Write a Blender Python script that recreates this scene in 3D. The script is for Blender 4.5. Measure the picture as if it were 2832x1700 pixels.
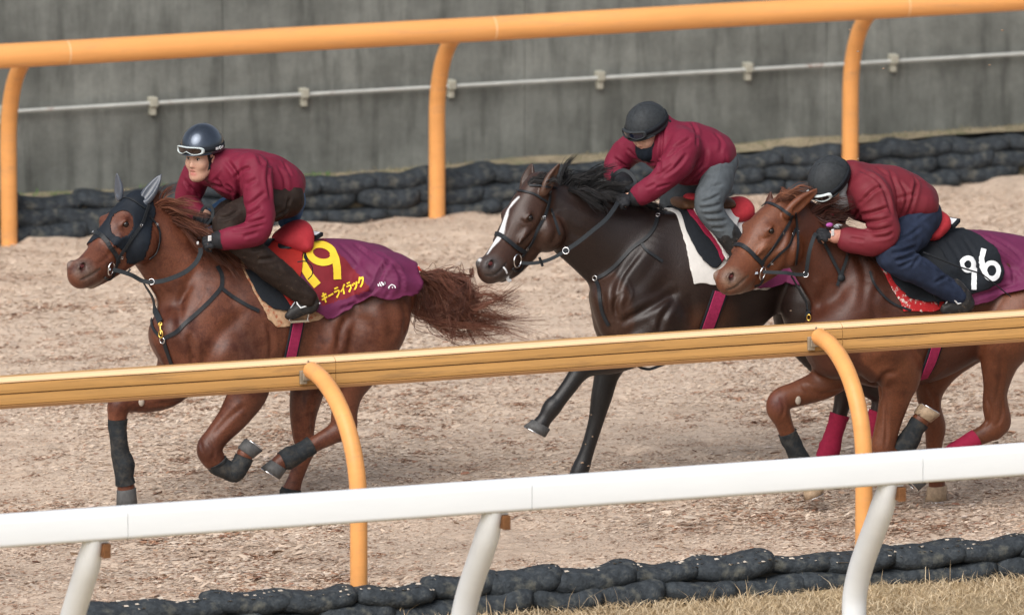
import bpy, math, random
import numpy as np
from mathutils import Vector, Matrix, noise as mnoise
from mathutils.bvhtree import BVHTree
from mathutils.geometry import delaunay_2d_cdt

random.seed(7)
rng = np.random.default_rng(7)
for o in list(bpy.data.objects):
    bpy.data.objects.remove(o)
scn = bpy.context.scene
COL = scn.collection

# ------------------------------------------------------------------ camera
YAW, PITCH, CAMD, CAMH = 0.35762, 0.173913, 66.8176, 13.2026
LENS, SENS, PW, PH = 437.0, 36.0, 2832.0, 1700.0
cd = bpy.data.cameras.new('camera')
cam = bpy.data.objects.new('camera', cd)
COL.objects.link(cam)
cam.location = (-CAMD * math.sin(YAW), -CAMD * math.cos(YAW), CAMH)
cam.rotation_euler = (math.pi / 2 - PITCH, 0, -YAW)
cd.lens, cd.sensor_width, cd.clip_start, cd.clip_end = LENS, SENS, 1.0, 3000.0
cd.dof.use_dof = True
cd.dof.focus_distance = 69.3
cd.dof.aperture_fstop = 3.0
scn.camera = cam

# ------------------------------------------------------------------ light: bright overcast winter morning
SUN_EL, SUN_AZ = math.radians(44), math.radians(226)      # azimuth measured from +Y towards +X
w = bpy.data.worlds.new('World')
scn.world = w
w.use_nodes = True
wn = w.node_tree.nodes
wl = w.node_tree.links
bgn = wn.get('Background')
sky = wn.new('ShaderNodeTexSky')
sky.sky_type = 'NISHITA'
sky.sun_disc = False
sky.sun_elevation = SUN_EL
sky.sun_rotation = SUN_AZ
sky.altitude = 10
sky.air_density = 1.0
sky.dust_density = 4.0
sky.ozone_density = 1.0
hs = wn.new('ShaderNodeHueSaturation')
hs.inputs['Saturation'].default_value = 0.50
wl.new(sky.outputs[0], hs.inputs['Color'])
wl.new(hs.outputs[0], bgn.inputs['Color'])
bgn.inputs['Strength'].default_value = 0.10
sd = bpy.data.lights.new('sun', 'SUN')
sd.energy = 1.8
sd.angle = math.radians(55)
sd.color = (1.0, 0.98, 0.95)
sun = bpy.data.objects.new('sun', sd)
COL.objects.link(sun)
_sdir = Vector((math.sin(SUN_AZ) * math.cos(SUN_EL), math.cos(SUN_AZ) * math.cos(SUN_EL), math.sin(SUN_EL)))
sun.rotation_euler = _sdir.to_track_quat('Z', 'Y').to_euler()
sun.location = _sdir * 60
scn.view_settings.view_transform = 'Standard'
scn.view_settings.look = 'None'
scn.view_settings.gamma = 1.0
scn.view_settings.use_curve_mapping = False
scn.view_settings.exposure = 0.56

# ------------------------------------------------------------------ where a photo point lies on a real plane
FPX = LENS / SENS * PW
CC = np.array(cam.location)
CF = np.array([math.sin(YAW) * math.cos(PITCH), math.cos(YAW) * math.cos(PITCH), -math.sin(PITCH)])
CR = np.array([math.cos(YAW), -math.sin(YAW), 0.0])
CU = np.cross(CR, CF)
MPX = 1.0 / 487.0                                          # metres per photo pixel at the horses


def ray(px, py):
    d = CF + CR * ((px - PW / 2) / FPX) - CU * ((py - PH / 2) / FPX)
    return d / np.linalg.norm(d)


def U(px, py, y):
    d = ray(px, py)
    return CC + d * ((y - CC[1]) / d[1])


def G(px, py, z=0.0):
    d = ray(px, py)
    return CC + d * ((z - CC[2]) / d[2])


def proj(P):
    d = np.asarray(P) - CC
    z = d @ CF
    return np.stack([PW / 2 + FPX * (d @ CR) / z, PH / 2 - FPX * (d @ CU) / z], -1)


# ------------------------------------------------------------------ objects
def tag(o, label=None, cat=None, group=None, kind=None):
    if label: o['label'] = label
    if cat: o['category'] = cat
    if group: o['group'] = group
    if kind: o['kind'] = kind
    return o


def empty(name, loc=(0, 0, 0)):
    o = bpy.data.objects.new(name, None)
    COL.objects.link(o)
    o.location = loc
    o.empty_display_size = 0.1
    return o


def mesh_np(name, V, F, smooth=True):
    """V (n,3); F (m,3|4) array, or a list of faces"""
    me = bpy.data.meshes.new(name)
    V = np.asarray(V, dtype=np.float32)
    if isinstance(F, np.ndarray):
        k = F.shape[1]
        me.vertices.add(len(V))
        me.vertices.foreach_set('co', V.ravel())
        me.loops.add(F.size)
        me.loops.foreach_set('vertex_index', F.astype(np.int32).ravel())
        me.polygons.add(len(F))
        me.polygons.foreach_set('loop_start', np.arange(0, F.size, k, dtype=np.int32))
        me.update(calc_edges=True)
        me.validate()
    else:
        me.from_pydata([tuple(map(float, v)) for v in V], [], F)
        me.update()
    if smooth and len(me.polygons):
        me.polygons.foreach_set('use_smooth', np.ones(len(me.polygons), dtype=bool))
    return me


def link(name, me, mat=None, parent=None):
    o = bpy.data.objects.new(name, me)
    COL.objects.link(o)
    if mat is not None and not len(me.materials):
        for m in (mat if isinstance(mat, (list, tuple)) else [mat]):
            me.materials.append(m)
    if parent is not None:
        o.parent = parent
        if parent.type == 'EMPTY' or parent.location.length > 0:
            o.matrix_parent_inverse = Matrix.Translation(parent.location).inverted()
    return o


def vcol(me, C, name='col'):
    a = me.color_attributes.new(name, 'FLOAT_COLOR', 'POINT')
    n = len(me.vertices)
    c4 = np.ones((n, 4), dtype=np.float32)
    c4[:, :3] = C
    a.data.foreach_set('color', c4.ravel())


class MB:
    """collects shapes into one mesh"""
    def __init__(self):
        self.V, self.F = [], []

    def add(self, V, F):
        n = len(self.V)
        self.V += [tuple(map(float, v)) for v in V]
        self.F += [tuple(i + n for i in f) for f in F]
        return self

    def box(self, lo, hi):
        x0, y0, z0 = lo
        x1, y1, z1 = hi
        return self.add([(x0, y0, z0), (x1, y0, z0), (x1, y1, z0), (x0, y1, z0), (x0, y0, z1), (x1, y0, z1), (x1, y1, z1), (x0, y1, z1)],
                        [(0, 3, 2, 1), (4, 5, 6, 7), (0, 1, 5, 4), (1, 2, 6, 5), (2, 3, 7, 6), (3, 0, 4, 7)])

    def tube(self, P, R, n=12, cap=True, flat=1.0, up=None):
        """swept tube: P points, R radius or list; flat squeezes the cross-section"""
        P = np.asarray(P, float)
        m = len(P)
        R = np.broadcast_to(np.asarray(R, float), (m,))
        T = np.gradient(P, axis=0)
        T /= np.linalg.norm(T, axis=1)[:, None] + 1e-12
        u = np.array(up if up is not None else (0, 0, 1.0), float)
        if up is None and abs(T[0] @ u) > 0.9: u = np.array((0, 1.0, 0))
        V = []
        for i in range(m):
            a = u - T[i] * (u @ T[i])
            if np.linalg.norm(a) < 1e-6: a = np.array((1.0, 0, 0)) - T[i] * T[i][0]
            a /= np.linalg.norm(a)
            if up is None: u = a
            b = np.cross(T[i], a)
            for j in range(n):
                t = 2 * math.pi * j / n
                V.append(P[i] + R[i] * (math.cos(t) * a * flat + math.sin(t) * b))
        F = [(i * n + j, i * n + (j + 1) % n, (i + 1) * n + (j + 1) % n, (i + 1) * n + j) for i in range(m - 1) for j in range(n)]
        if cap:
            k = len(V)
            V += V[:n] + V[(m - 1) * n:m * n]
            F += [tuple(range(k + n - 1, k - 1, -1)), tuple(range(k + n, k + 2 * n))]
        return self.add(V, F)

    def torus(self, c, ax, R, r, n=20, k=8, sc=(1, 1)):
        ax = np.asarray(ax, float); ax = ax / np.linalg.norm(ax)
        a = np.cross(ax, (0, 0, 1.0))
        if np.linalg.norm(a) < 1e-3: a = np.cross(ax, (0, 1.0, 0))
        a /= np.linalg.norm(a)
        b = np.cross(ax, a)
        V = []
        for i in range(n):
            t = 2 * math.pi * i / n
            d = math.cos(t) * a * sc[0] + math.sin(t) * b * sc[1]
            for j in range(k):
                s = 2 * math.pi * j / k
                V.append(np.asarray(c) + d * (R + r * math.cos(s)) + ax * r * math.sin(s))
        F = [(i * k + j, ((i + 1) % n) * k + j, ((i + 1) % n) * k + (j + 1) % k, i * k + (j + 1) % k) for i in range(n) for j in range(k)]
        return self.add(V, F)

    def ball(self, c, r, n=10, m=16):
        r = np.broadcast_to(np.asarray(r, float), (3,))
        V = [(c[0], c[1], c[2] + r[2])]
        for i in range(1, n):
            p = math.pi * i / n
            for j in range(m):
                t = 2 * math.pi * j / m
                V.append((c[0] + r[0] * math.sin(p) * math.cos(t), c[1] + r[1] * math.sin(p) * math.sin(t), c[2] + r[2] * math.cos(p)))
        V.append((c[0], c[1], c[2] - r[2]))
        F = [(0, 1 + j, 1 + (j + 1) % m) for j in range(m)]
        for i in range(n - 2):
            for j in range(m):
                a = 1 + i * m + j; b = 1 + i * m + (j + 1) % m
                F.append((a, a + m, b + m, b))
        e = len(V) - 1
        F += [(e, 1 + (n - 2) * m + (j + 1) % m, 1 + (n - 2) * m + j) for j in range(m)]
        return self.add(V, F)

    def build(self, name, mat, parent=None, smooth=True, bevel=0):
        o = link(name, mesh_np(name, self.V, self.F, smooth), mat, parent)
        if bevel:
            b = o.modifiers.new('bevel', 'BEVEL'); b.width = bevel; b.segments = 2; b.limit_method = 'ANGLE'
        return o


def crom(P, n):
    """Catmull-Rom through rows of P"""
    P = np.asarray(P, float)
    if len(P) < 3 or n < 2:
        if n < 2: return P
        t = np.linspace(0, 1, n + 1)[:, None]
        return P[0] * (1 - t) + P[1] * t if len(P) == 2 else P
    Q = np.vstack([2 * P[0] - P[1], P, 2 * P[-1] - P[-2]])
    out = []
    for i in range(1, len(Q) - 2):
        a, b, c, d = Q[i - 1], Q[i], Q[i + 1], Q[i + 2]
        for t in np.arange(n) / n:
            out.append(.5 * (2 * b + (c - a) * t + (2 * a - 5 * b + 4 * c - d) * t * t + (3 * b - a - 3 * c + d) * t ** 3))
    out.append(P[-1])
    return np.array(out)


# ------------------------------------------------------------------ sculpting: smooth-blended volumes meshed with surface nets
class SDF:
    def __init__(self):
        self.prims = []                                    # (segments, ellipsoids, k, op)
        self.paint = []

    def chain(self, P, R, S=1.0, k=0.04, col=(1, 1, 1), u=(0, 1, 0), sub=6, op='+'):
        """P points, R radii (m), S lateral scale along u"""
        P = np.asarray(P, float)
        m = len(P)
        R = np.broadcast_to(np.asarray(R, float), (m,))
        S = np.broadcast_to(np.asarray(S, float), (m,))
        Cc = np.broadcast_to(np.asarray(col, float), (m, 3))
        Q = np.hstack([P, R[:, None], S[:, None], Cc])
        Q = crom(Q, sub) if m > 1 else np.vstack([Q, Q + np.array([1e-5] + [0] * 7)])
        u = np.asarray(u, float); u = u / np.linalg.norm(u)
        segs = [('s', Q[i], Q[i + 1], u) for i in range(len(Q) - 1)]
        self.prims.append((segs, k, op))
        return self

    def ell(self, c, r, A=None, k=0.04, col=(1, 1, 1), op='+'):
        A = np.eye(3) if A is None else np.asarray(A, float)   # rows = axes
        self.prims.append(([('e', np.asarray(c, float), np.asarray(r, float), A, np.asarray(col, float))], k, op))
        return self

    @staticmethod
    def _seg(s, X):
        """distance, colour-parameter t"""
        if s[0] == 'e':
            L = (X - s[1]) @ s[3].T
            k0 = np.linalg.norm(L / s[2], axis=-1)
            k1 = np.linalg.norm(L / (s[2] ** 2), axis=-1) + 1e-9
            return k0 * (k0 - 1.0) / k1, None
        a, b, u = s[1], s[2], s[3]
        sc = 0.5 * (a[4] + b[4])
        D = X - a[:3]
        f = 1.0 / sc - 1.0
        if abs(f) > 1e-6:
            D = D + (D @ u)[..., None] * (f * u)
        ab = b[:3] - a[:3]
        ab = ab + (ab @ u) * f * u
        t = np.clip((D @ ab) / (ab @ ab + 1e-12), 0, 1)
        return np.linalg.norm(D - t[..., None] * ab, axis=-1) - (a[3] + t * (b[3] - a[3])), t

    @staticmethod
    def _seggrid(s, x, y, z):
        f4 = np.float32
        if s[0] == 'e':
            o, A = s[1], s[3]
            x, y, z = ((x - o[0]).astype(f4)[:, None, None], (y - o[1]).astype(f4)[None, :, None], (z - o[2]).astype(f4)[None, None, :])
            k0 = k1 = 0
            for i in range(3):
                L = (f4(A[i, 0]) * x + f4(A[i, 1]) * y) + f4(A[i, 2]) * z
                L *= f4(1 / s[2][i]); L *= L
                k0 = k0 + L
                k1 = k1 + L * f4(1 / s[2][i] ** 2)
            k0 = np.sqrt(k0)
            return k0 * (k0 - f4(1)) / (np.sqrt(k1) + f4(1e-9))
        a, b, u = s[1], s[2], s[3]
        f = 1.0 / (0.5 * (a[4] + b[4])) - 1.0
        A = np.eye(3) + f * np.outer(u, u)
        ab = A @ (b[:3] - a[:3])
        l2 = float(ab @ ab) + 1e-12
        x, y, z = ((x - a[0]).astype(f4)[:, None, None], (y - a[1]).astype(f4)[None, :, None], (z - a[2]).astype(f4)[None, None, :])
        g = A.T @ ab / l2
        t = (f4(g[0]) * x + f4(g[1]) * y) + f4(g[2]) * z
        np.clip(t, 0, 1, out=t)
        d = 0
        for i in range(3):
            w_ = (f4(A[i, 0]) * x + f4(A[i, 1]) * y) + f4(A[i, 2]) * z
            w_ -= t * f4(ab[i])
            w_ *= w_
            d = d + w_
        d = np.sqrt(d)
        t *= f4(b[3] - a[3])
        d -= t
        d -= f4(a[3])
        return d

    def ev(self, X):
        d = np.full(X.shape[:-1], 9.0)
        for segs, k, op in self.prims:
            e = np.full(X.shape[:-1], 9.0)
            for s in segs:
                e = np.minimum(e, self._seg(s, X)[0])
            d = self._mix(d, e, k, op)
        return d

    @staticmethod
    def _mix(d, e, k, op):
        if op == '-':
            e = -e
            h = np.maximum(k - np.abs(d - e), 0) / k
            return np.maximum(d, e) + h * h * k * .25
        h = np.maximum(k - np.abs(d - e), 0) / k
        return np.minimum(d, e) - h * h * k * .25

    def trace(self, px, py):
        r = ray(px, py)
        t = np.arange(66.5, 72.5, 0.005)
        d = self.ev(CC + r * t[:, None])
        i = np.argmax(d < 0)
        if d[i] >= 0: i = int(np.argmin(d))
        return CC + r * t[i]

    def bounds(self):
        lo, hi = [], []
        for segs, k, op in self.prims:
            if op == '-': continue
            for s in segs:
                a, b = self._box(s)
                lo.append(a); hi.append(b)
        return np.min(lo, 0), np.max(hi, 0)

    @staticmethod
    def _box(s):
        if s[0] == 'e':
            R = np.abs(s[3].T) @ s[2]
            return s[1] - R, s[1] + R
        r = max(s[1][3], s[2][3]) * max(1.0, s[1][4], s[2][4])
        return np.minimum(s[1][:3], s[2][:3]) - r, np.maximum(s[1][:3], s[2][:3]) + r

    def mesh(self, h=0.008, smooth=2, shrink=0.0):
        lo, hi = self.bounds()
        lo = lo - 4 * h; hi = hi + 4 * h
        n = np.ceil((hi - lo) / h).astype(int) + 1
        ax = [lo[i] + h * np.arange(n[i]) for i in range(3)]
        D = np.full(n, 9.0, dtype=np.float32)

        def sl(a, b, pad):
            i0 = np.maximum(np.floor((a - pad - lo) / h).astype(int), 0)
            i1 = np.minimum(np.ceil((b + pad - lo) / h).astype(int) + 1, n)
            return i0, i1
        for segs, k, op in self.prims:
            pad = k + 3 * h
            bs = [self._box(s) for s in segs]
            a = np.min([x[0] for x in bs], 0); b = np.max([x[1] for x in bs], 0)
            o0, o1 = sl(a, b, pad)
            if np.any(o1 <= o0): continue
            E = np.full(o1 - o0, 9.0, dtype=np.float32)
            for s, (p, q) in zip(segs, bs):
                i0, i1 = sl(p, q, pad)
                if np.any(i1 <= i0): continue
                d = self._seggrid(s, ax[0][i0[0]:i1[0]], ax[1][i0[1]:i1[1]], ax[2][i0[2]:i1[2]])
                v = E[tuple(slice(i0[j] - o0[j], i1[j] - o0[j]) for j in range(3))]
                np.minimum(v, d, out=v)
            S = tuple(slice(o0[j], o1[j]) for j in range(3))
            D[S] = self._mix(D[S], E, k, op)
        D += np.float32(shrink)
        V, F = surface_nets(D, lo, h)
        V = laplace(V, F, smooth)
        return V, F

    def colours(self, V, blur=None, F=None, n=2):
        best = np.full(len(V), 9.0)
        C = np.ones((len(V), 3))
        for segs, k, op in self.prims:
            if op == '-': continue
            for s in segs:
                p, q = self._box(s)
                m = np.all((V > p - .03) & (V < q + .03), 1)
                ix = np.nonzero(m)[0]
                if not len(ix): continue
                d, t = self._seg(s, V[ix])
                up = d < best[ix]
                ii = ix[up]
                best[ii] = d[up]
                C[ii] = s[4] if t is None else s[1][5:8] + t[up, None] * (s[2][5:8] - s[1][5:8])
        if F is not None:
            C = laplace(C, F, n, lam=.6)
        for P, R, col, soft in self.paint:
            P = np.asarray(P, float)
            d = np.full(len(V), 9.0)
            R = np.broadcast_to(np.asarray(R, float), (len(P),))
            for i in range(max(1, len(P) - 1)):
                a = P[i]; b = P[min(i + 1, len(P) - 1)]
                ab = b - a
                t = np.clip(((V - a) @ ab) / (ab @ ab + 1e-12), 0, 1)
                r = R[i] + t * (R[min(i + 1, len(P) - 1)] - R[i])
                d = np.minimum(d, np.linalg.norm(V - a - t[:, None] * ab, axis=1) - r)
            wgt = np.clip(.5 - d / soft, 0, 1)[:, None]
            C = C * (1 - wgt) + np.asarray(col) * wgt
        return C


def surface_nets(D, lo, h):
    nx, ny, nz = D.shape
    ins = D < 0
    c = np.zeros((nx - 1, ny - 1, nz - 1), dtype=np.int8)
    for i in (0, 1):
        for j in (0, 1):
            for k in (0, 1):
                c += ins[i:nx - 1 + i, j:ny - 1 + j, k:nz - 1 + k]
    act = (c > 0) & (c < 8)
    ix = np.stack(np.nonzero(act), 1)
    N = len(ix)
    idx = np.full(act.shape, -1, dtype=np.int64)
    idx[act] = np.arange(N)
    acc = np.zeros((N, 3)); cnt = np.zeros(N)
    cor = [(i, j, k) for i in (0, 1) for j in (0, 1) for k in (0, 1)]
    val = {q: D[ix[:, 0] + q[0], ix[:, 1] + q[1], ix[:, 2] + q[2]].astype(np.float64) for q in cor}
    for q in cor:
        for a in range(3):
            if q[a]: continue
            r = list(q); r[a] = 1; r = tuple(r)
            v0, v1 = val[q], val[r]
            m = (v0 < 0) != (v1 < 0)
            t = v0[m] / (v0[m] - v1[m])
            p = np.tile(np.array(q, float), (m.sum(), 1))
            p[:, a] += t
            acc[m] += p; cnt[m] += 1
    V = lo + h * (ix + acc / cnt[:, None])
    F = []
    for a in range(3):
        b, e = (a + 1) % 3, (a + 2) % 3
        s0 = [slice(None)] * 3; s1 = [slice(None)] * 3
        s0[a] = slice(0, -1); s1[a] = slice(1, None)
        ch = ins[tuple(s0)] != ins[tuple(s1)]
        ch[tuple(slice(0, 1) if i == b else slice(None) for i in range(3))] = False
        ch[tuple(slice(0, 1) if i == e else slice(None) for i in range(3))] = False
        ch[tuple(slice(-1, None) if i == b else slice(None) for i in range(3))] = False
        ch[tuple(slice(-1, None) if i == e else slice(None) for i in range(3))] = False
        p = np.stack(np.nonzero(ch), 1)
        ib = np.zeros(3, int); ib[b] = 1
        ie = np.zeros(3, int); ie[e] = 1
        g = lambda o: idx[tuple((p - o).T)]
        q = np.stack([g(0 * ib), g(ib), g(ib + ie), g(ie)], 1)
        inside0 = ins[tuple(p.T)]
        q[~inside0] = q[~inside0][:, ::-1]
        F.append(q)
    F = np.vstack(F)
    F = F[(F >= 0).all(1)]
    return V, F


def laplace(V, F, it, lam=0.5):
    if it <= 0: return V
    e = np.vstack([F[:, [i, (i + 1) % F.shape[1]]] for i in range(F.shape[1])])
    e = np.vstack([e, e[:, ::-1]])
    n = len(V)
    cnt = np.bincount(e[:, 0], minlength=n).astype(float)
    cnt[cnt == 0] = 1
    for _ in range(it):
        A = np.stack([np.bincount(e[:, 0], weights=V[e[:, 1], k], minlength=n) for k in range(V.shape[1])], 1) / cnt[:, None]
        V = V + lam * (A - V)
    return V


def vnormals(V, F):
    a = V[F[:, 2]] - V[F[:, 0]]; b = V[F[:, 3 if F.shape[1] > 3 else 1]] - V[F[:, 1 if F.shape[1] > 3 else 0]]
    nn = np.cross(a, b) if F.shape[1] > 3 else np.cross(V[F[:, 1]] - V[F[:, 0]], V[F[:, 2]] - V[F[:, 0]])
    N = np.zeros_like(V)
    for k in range(3):
        for c in range(F.shape[1]):
            N[:, k] += np.bincount(F[:, c], weights=nn[:, k], minlength=len(V))
    return N / (np.linalg.norm(N, axis=1)[:, None] + 1e-12)


def wav(P, f, seed=0, n=5):
    """cheap smooth pseudo-noise in -1..1"""
    r = np.random.default_rng(seed)
    o = np.zeros(len(P))
    for i in range(n):
        d = r.normal(size=3); d /= np.linalg.norm(d)
        o += np.sin((P @ d) * f * r.uniform(.7, 1.5) + r.uniform(0, 6.28))
    return o / n * 1.6


def inpoly(P, poly):
    P = np.asarray(P, float)
    x, y = P[:, 0], P[:, 1]
    c = np.zeros(len(P), bool)
    n = len(poly)
    for i in range(n):
        x0, y0 = poly[i][:2]; x1, y1 = poly[(i + 1) % n][:2]
        m = ((y0 > y) != (y1 > y)) & (x < (x1 - x0) * (y - y0) / (y1 - y0 + 1e-12) + x0)
        c ^= m
    return c


def press_lines(V, N, F, lines):
    """press grooves (depth > 0) or raise veins and seams (depth < 0) along lines given in photo points, found on the surface itself"""
    if not lines: return V
    bv = BVHTree.FromPolygons([Vector(v) for v in V.tolist()], F.tolist())
    out = V.copy()
    for pts, w_, d in lines:
        Q = crom(np.array(pts, float), 6)
        H = []
        for q in Q:
            r = ray(*q)
            h, n, i, dd = bv.ray_cast(Vector(CC + r * 55), Vector(r))
            if h is not None: H.append(np.array(h))
        if len(H) < 2: continue
        H = np.array(H)
        ix = np.nonzero(np.all((V > H.min(0) - 5 * w_) & (V < H.max(0) + 5 * w_), 1))[0]
        if not len(ix): continue
        X = V[ix]
        best = np.full(len(ix), 9.0); bt = np.zeros(len(ix))
        for k in range(len(H) - 1):
            ab = H[k + 1] - H[k]
            if np.linalg.norm(ab) > .25: continue
            t = np.clip(((X - H[k]) @ ab) / (ab @ ab + 1e-12), 0, 1)
            dist = np.linalg.norm(X - H[k] - t[:, None] * ab, axis=1)
            m = dist < best
            best[m] = dist[m]; bt[m] = (k + t[m]) / (len(H) - 1)
        fade = np.clip(np.minimum(bt, 1 - bt) * 5, 0, 1) ** .6
        prof = -np.exp(-(best / w_) ** 2)
        if d > 0: prof = prof + .5 * np.exp(-((best - 2.0 * w_) / (1.1 * w_)) ** 2)
        out[ix] += N[ix] * (d * prof * fade)[:, None]
    return out


# ------------------------------------------------------------------ materials
def new_mat(name, base=(0.5, 0.5, 0.5), rough=0.6, metal=0.0, spec=0.22, attr=None, var=0.0, vscale=20.0, bump=0.0, bscale=60.0,
            var2=None, v2scale=8.0, v2lo=.5, v2hi=.65, v2fac=1.0, sheen=0.0, coat=0.0, stretch=None, bdist=0.01):
    m = bpy.data.materials.new(name)
    m.use_nodes = True
    nt = m.node_tree; N = nt.nodes; L = nt.links
    p = N['Principled BSDF']
    p.inputs['Base Color'].default_value = (*base, 1)
    p.inputs['Roughness'].default_value = rough
    p.inputs['Metallic'].default_value = metal
    p.inputs['Specular IOR Level'].default_value = spec
    if sheen:
        p.inputs['Sheen Weight'].default_value = sheen
        p.inputs['Sheen Roughness'].default_value = .5
    if coat:
        p.inputs['Coat Weight'].default_value = coat
        p.inputs['Coat Roughness'].default_value = .08
    tc = N.new('ShaderNodeTexCoord')
    src = tc.outputs['Object']
    if stretch:
        mp = N.new('ShaderNodeMapping'); mp.inputs['Scale'].default_value = stretch
        L.new(src, mp.inputs['Vector']); src = mp.outputs[0]
    col = None
    if attr:
        a = N.new('ShaderNodeAttribute'); a.attribute_name = attr
        col = a.outputs['Color']
    if var:
        nz = N.new('ShaderNodeTexNoise'); nz.inputs['Scale'].default_value = vscale; nz.inputs['Detail'].default_value = 5
        nz.inputs['Roughness'].default_value = .65
        L.new(src, nz.inputs['Vector'])
        mr = N.new('ShaderNodeMapRange'); mr.inputs[1].default_value = .25; mr.inputs[2].default_value = .75
        mr.inputs[3].default_value = 1 - var; mr.inputs[4].default_value = 1 + var
        L.new(nz.outputs[0], mr.inputs[0])
        mx = N.new('ShaderNodeMix'); mx.data_type = 'RGBA'; mx.blend_type = 'MULTIPLY'; mx.inputs[0].default_value = 1
        if col: L.new(col, mx.inputs[6])
        else: mx.inputs[6].default_value = (*base, 1)
        L.new(mr.outputs[0], mx.inputs[7])
        col = mx.outputs[2]
    if var2:
        nz = N.new('ShaderNodeTexNoise'); nz.inputs['Scale'].default_value = v2scale; nz.inputs['Detail'].default_value = 6
        nz.inputs['Roughness'].default_value = .7
        L.new(src, nz.inputs['Vector'])
        mr = N.new('ShaderNodeMapRange'); mr.inputs[1].default_value = v2lo; mr.inputs[2].default_value = v2hi; mr.inputs[4].default_value = v2fac
        L.new(nz.outputs[0], mr.inputs[0])
        mx = N.new('ShaderNodeMix'); mx.data_type = 'RGBA'
        L.new(mr.outputs[0], mx.inputs[0])
        if col: L.new(col, mx.inputs[6])
        else: mx.inputs[6].default_value = (*base, 1)
        mx.inputs[7].default_value = (*var2, 1)
        col = mx.outputs[2]
    if col: L.new(col, p.inputs['Base Color'])
    if bump:
        nz = N.new('ShaderNodeTexNoise'); nz.inputs['Scale'].default_value = bscale; nz.inputs['Detail'].default_value = 6
        L.new(src, nz.inputs['Vector'])
        b = N.new('ShaderNodeBump'); b.inputs['Strength'].default_value = bump; b.inputs['Distance'].default_value = bdist
        L.new(nz.outputs[0], b.inputs['Height'])
        L.new(b.outputs[0], p.inputs['Normal'])
    return m


M = {}
M['orange'] = new_mat('orange_plastic', (0.74, 0.345, 0.115), .36, var=.14, vscale=3, stretch=(.35, 3, 3), var2=(.50, .26, .12), v2scale=6, v2lo=.52, v2hi=.74, v2fac=.8, bump=.05, bscale=30)
M['orange_dull'] = new_mat('weathered_orange_plastic', (0.52, 0.285, 0.10), .45, var=.18, vscale=4, stretch=(.25, 4, 4), var2=(.22, .13, .065), v2scale=7, v2lo=.52, v2hi=.76, bump=.05, bscale=40)
M['orange_lip'] = new_mat('pale_orange', (0.82, 0.55, 0.32), .5, var=.1, vscale=4, stretch=(.3, 3, 3))  # paler joints; along the near rail's top edge a highlight painted in
M['groove'] = new_mat('dirty_groove', (0.09, 0.055, 0.03), .8, var=.5, vscale=6, stretch=(.4, 3, 3))
M['white'] = new_mat('white_plastic', (0.79, 0.82, 0.84), .35, var=.03, vscale=5, stretch=(.4, 2, 2), bump=.03, bscale=20)
M['algae'] = new_mat('algae_stain', (0.33, 0.33, 0.16), .7, var=.3, vscale=10, stretch=(.5, 3, 3))
M['rust'] = new_mat('rusty_steel', (0.17, 0.075, 0.03), .8, var=.4, vscale=30)
M['clamp'] = new_mat('galvanised_clamp', (0.36, 0.31, 0.24), .5, metal=.5, var=.3, vscale=30)
M['pipe'] = new_mat('old_white_pipe', (0.42, 0.43, 0.41), .55, var=.2, vscale=8, var2=(.22, .11, .07), v2scale=3.0, v2lo=.60, v2hi=.7)
M['clip'] = new_mat('stone_coloured_clip', (0.36, 0.35, 0.29), .7, var=.2, vscale=30)
M['bag'] = new_mat('black_bag_fabric', (0.036, 0.043, 0.050), .8, var=.6, vscale=30, var2=(.12, .115, .09), v2scale=15, v2lo=.52, v2hi=.7, v2fac=.7, bump=1.0, bscale=50, bdist=.01)
M['metal'] = new_mat('polished_steel', (0.75, 0.75, 0.76), .2, metal=1)
M['brass'] = new_mat('brass', (0.85, 0.58, 0.14), .28, metal=1)
M['leather'] = new_mat('black_leather', (0.016, 0.018, 0.021), .42, var=.3, vscale=60, bump=.1, bscale=200, bdist=.002)
M['brown_leather'] = new_mat('worn_brown_leather', (0.10, 0.048, 0.025), .5, var=.35, vscale=40)
M['web'] = new_mat('rubber_rein', (0.022, 0.026, 0.03), .6, var=.25, vscale=80)
M['black_cloth'] = new_mat('black_fabric', (0.013, 0.016, 0.021), .8, var=.25, vscale=60, bump=.12, bscale=300, bdist=.002)
M['purple'] = new_mat('purple_fabric', (0.132, 0.021, 0.068), .62, var=.12, vscale=14, bump=.1, bscale=240, bdist=.002)
M['maroon_panel'] = new_mat('dark_red_fabric', (0.19, 0.018, 0.026), .75, var=.12, vscale=20)
M['yellow'] = new_mat('yellow_print', (0.86, 0.60, 0.045), .6, var=.06, vscale=30)
M['white_print'] = new_mat('white_print', (0.80, 0.82, 0.84), .6, var=.05, vscale=30)
M['red'] = new_mat('red_saddle_cover', (0.44, 0.034, 0.045), .75, var=.12, vscale=40, bump=.1, bscale=200, bdist=.002)
M['red2'] = new_mat('bright_red_fabric', (0.40, 0.026, 0.02), .7, var=.15, vscale=30)
M['white_cloth'] = new_mat('white_fabric', (0.66, 0.64, 0.61), .85, var=.1, vscale=20)
M['tan_felt'] = new_mat('tan_sheepskin', (0.44, 0.29, 0.18), .9, var=.3, vscale=50, var2=(.33, .10, .05), v2scale=26, v2lo=.5, v2hi=.62, bump=.3, bscale=150)
M['red_white'] = new_mat('red_and_white_cloth', (0.48, 0.025, 0.03), .85, var=.15, vscale=40, var2=(.68, .60, .55), v2scale=24, v2lo=.53, v2hi=.57)
M['girth'] = new_mat('maroon_girth', (0.30, 0.022, 0.080), .75, var=.25, vscale=60, bump=.3, bscale=120, bdist=.003)
M['maroon_wrap'] = new_mat('maroon_bandage', (0.29, 0.016, 0.050), .85, var=.15, vscale=50, bump=.2, bscale=150, bdist=.003)
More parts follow.
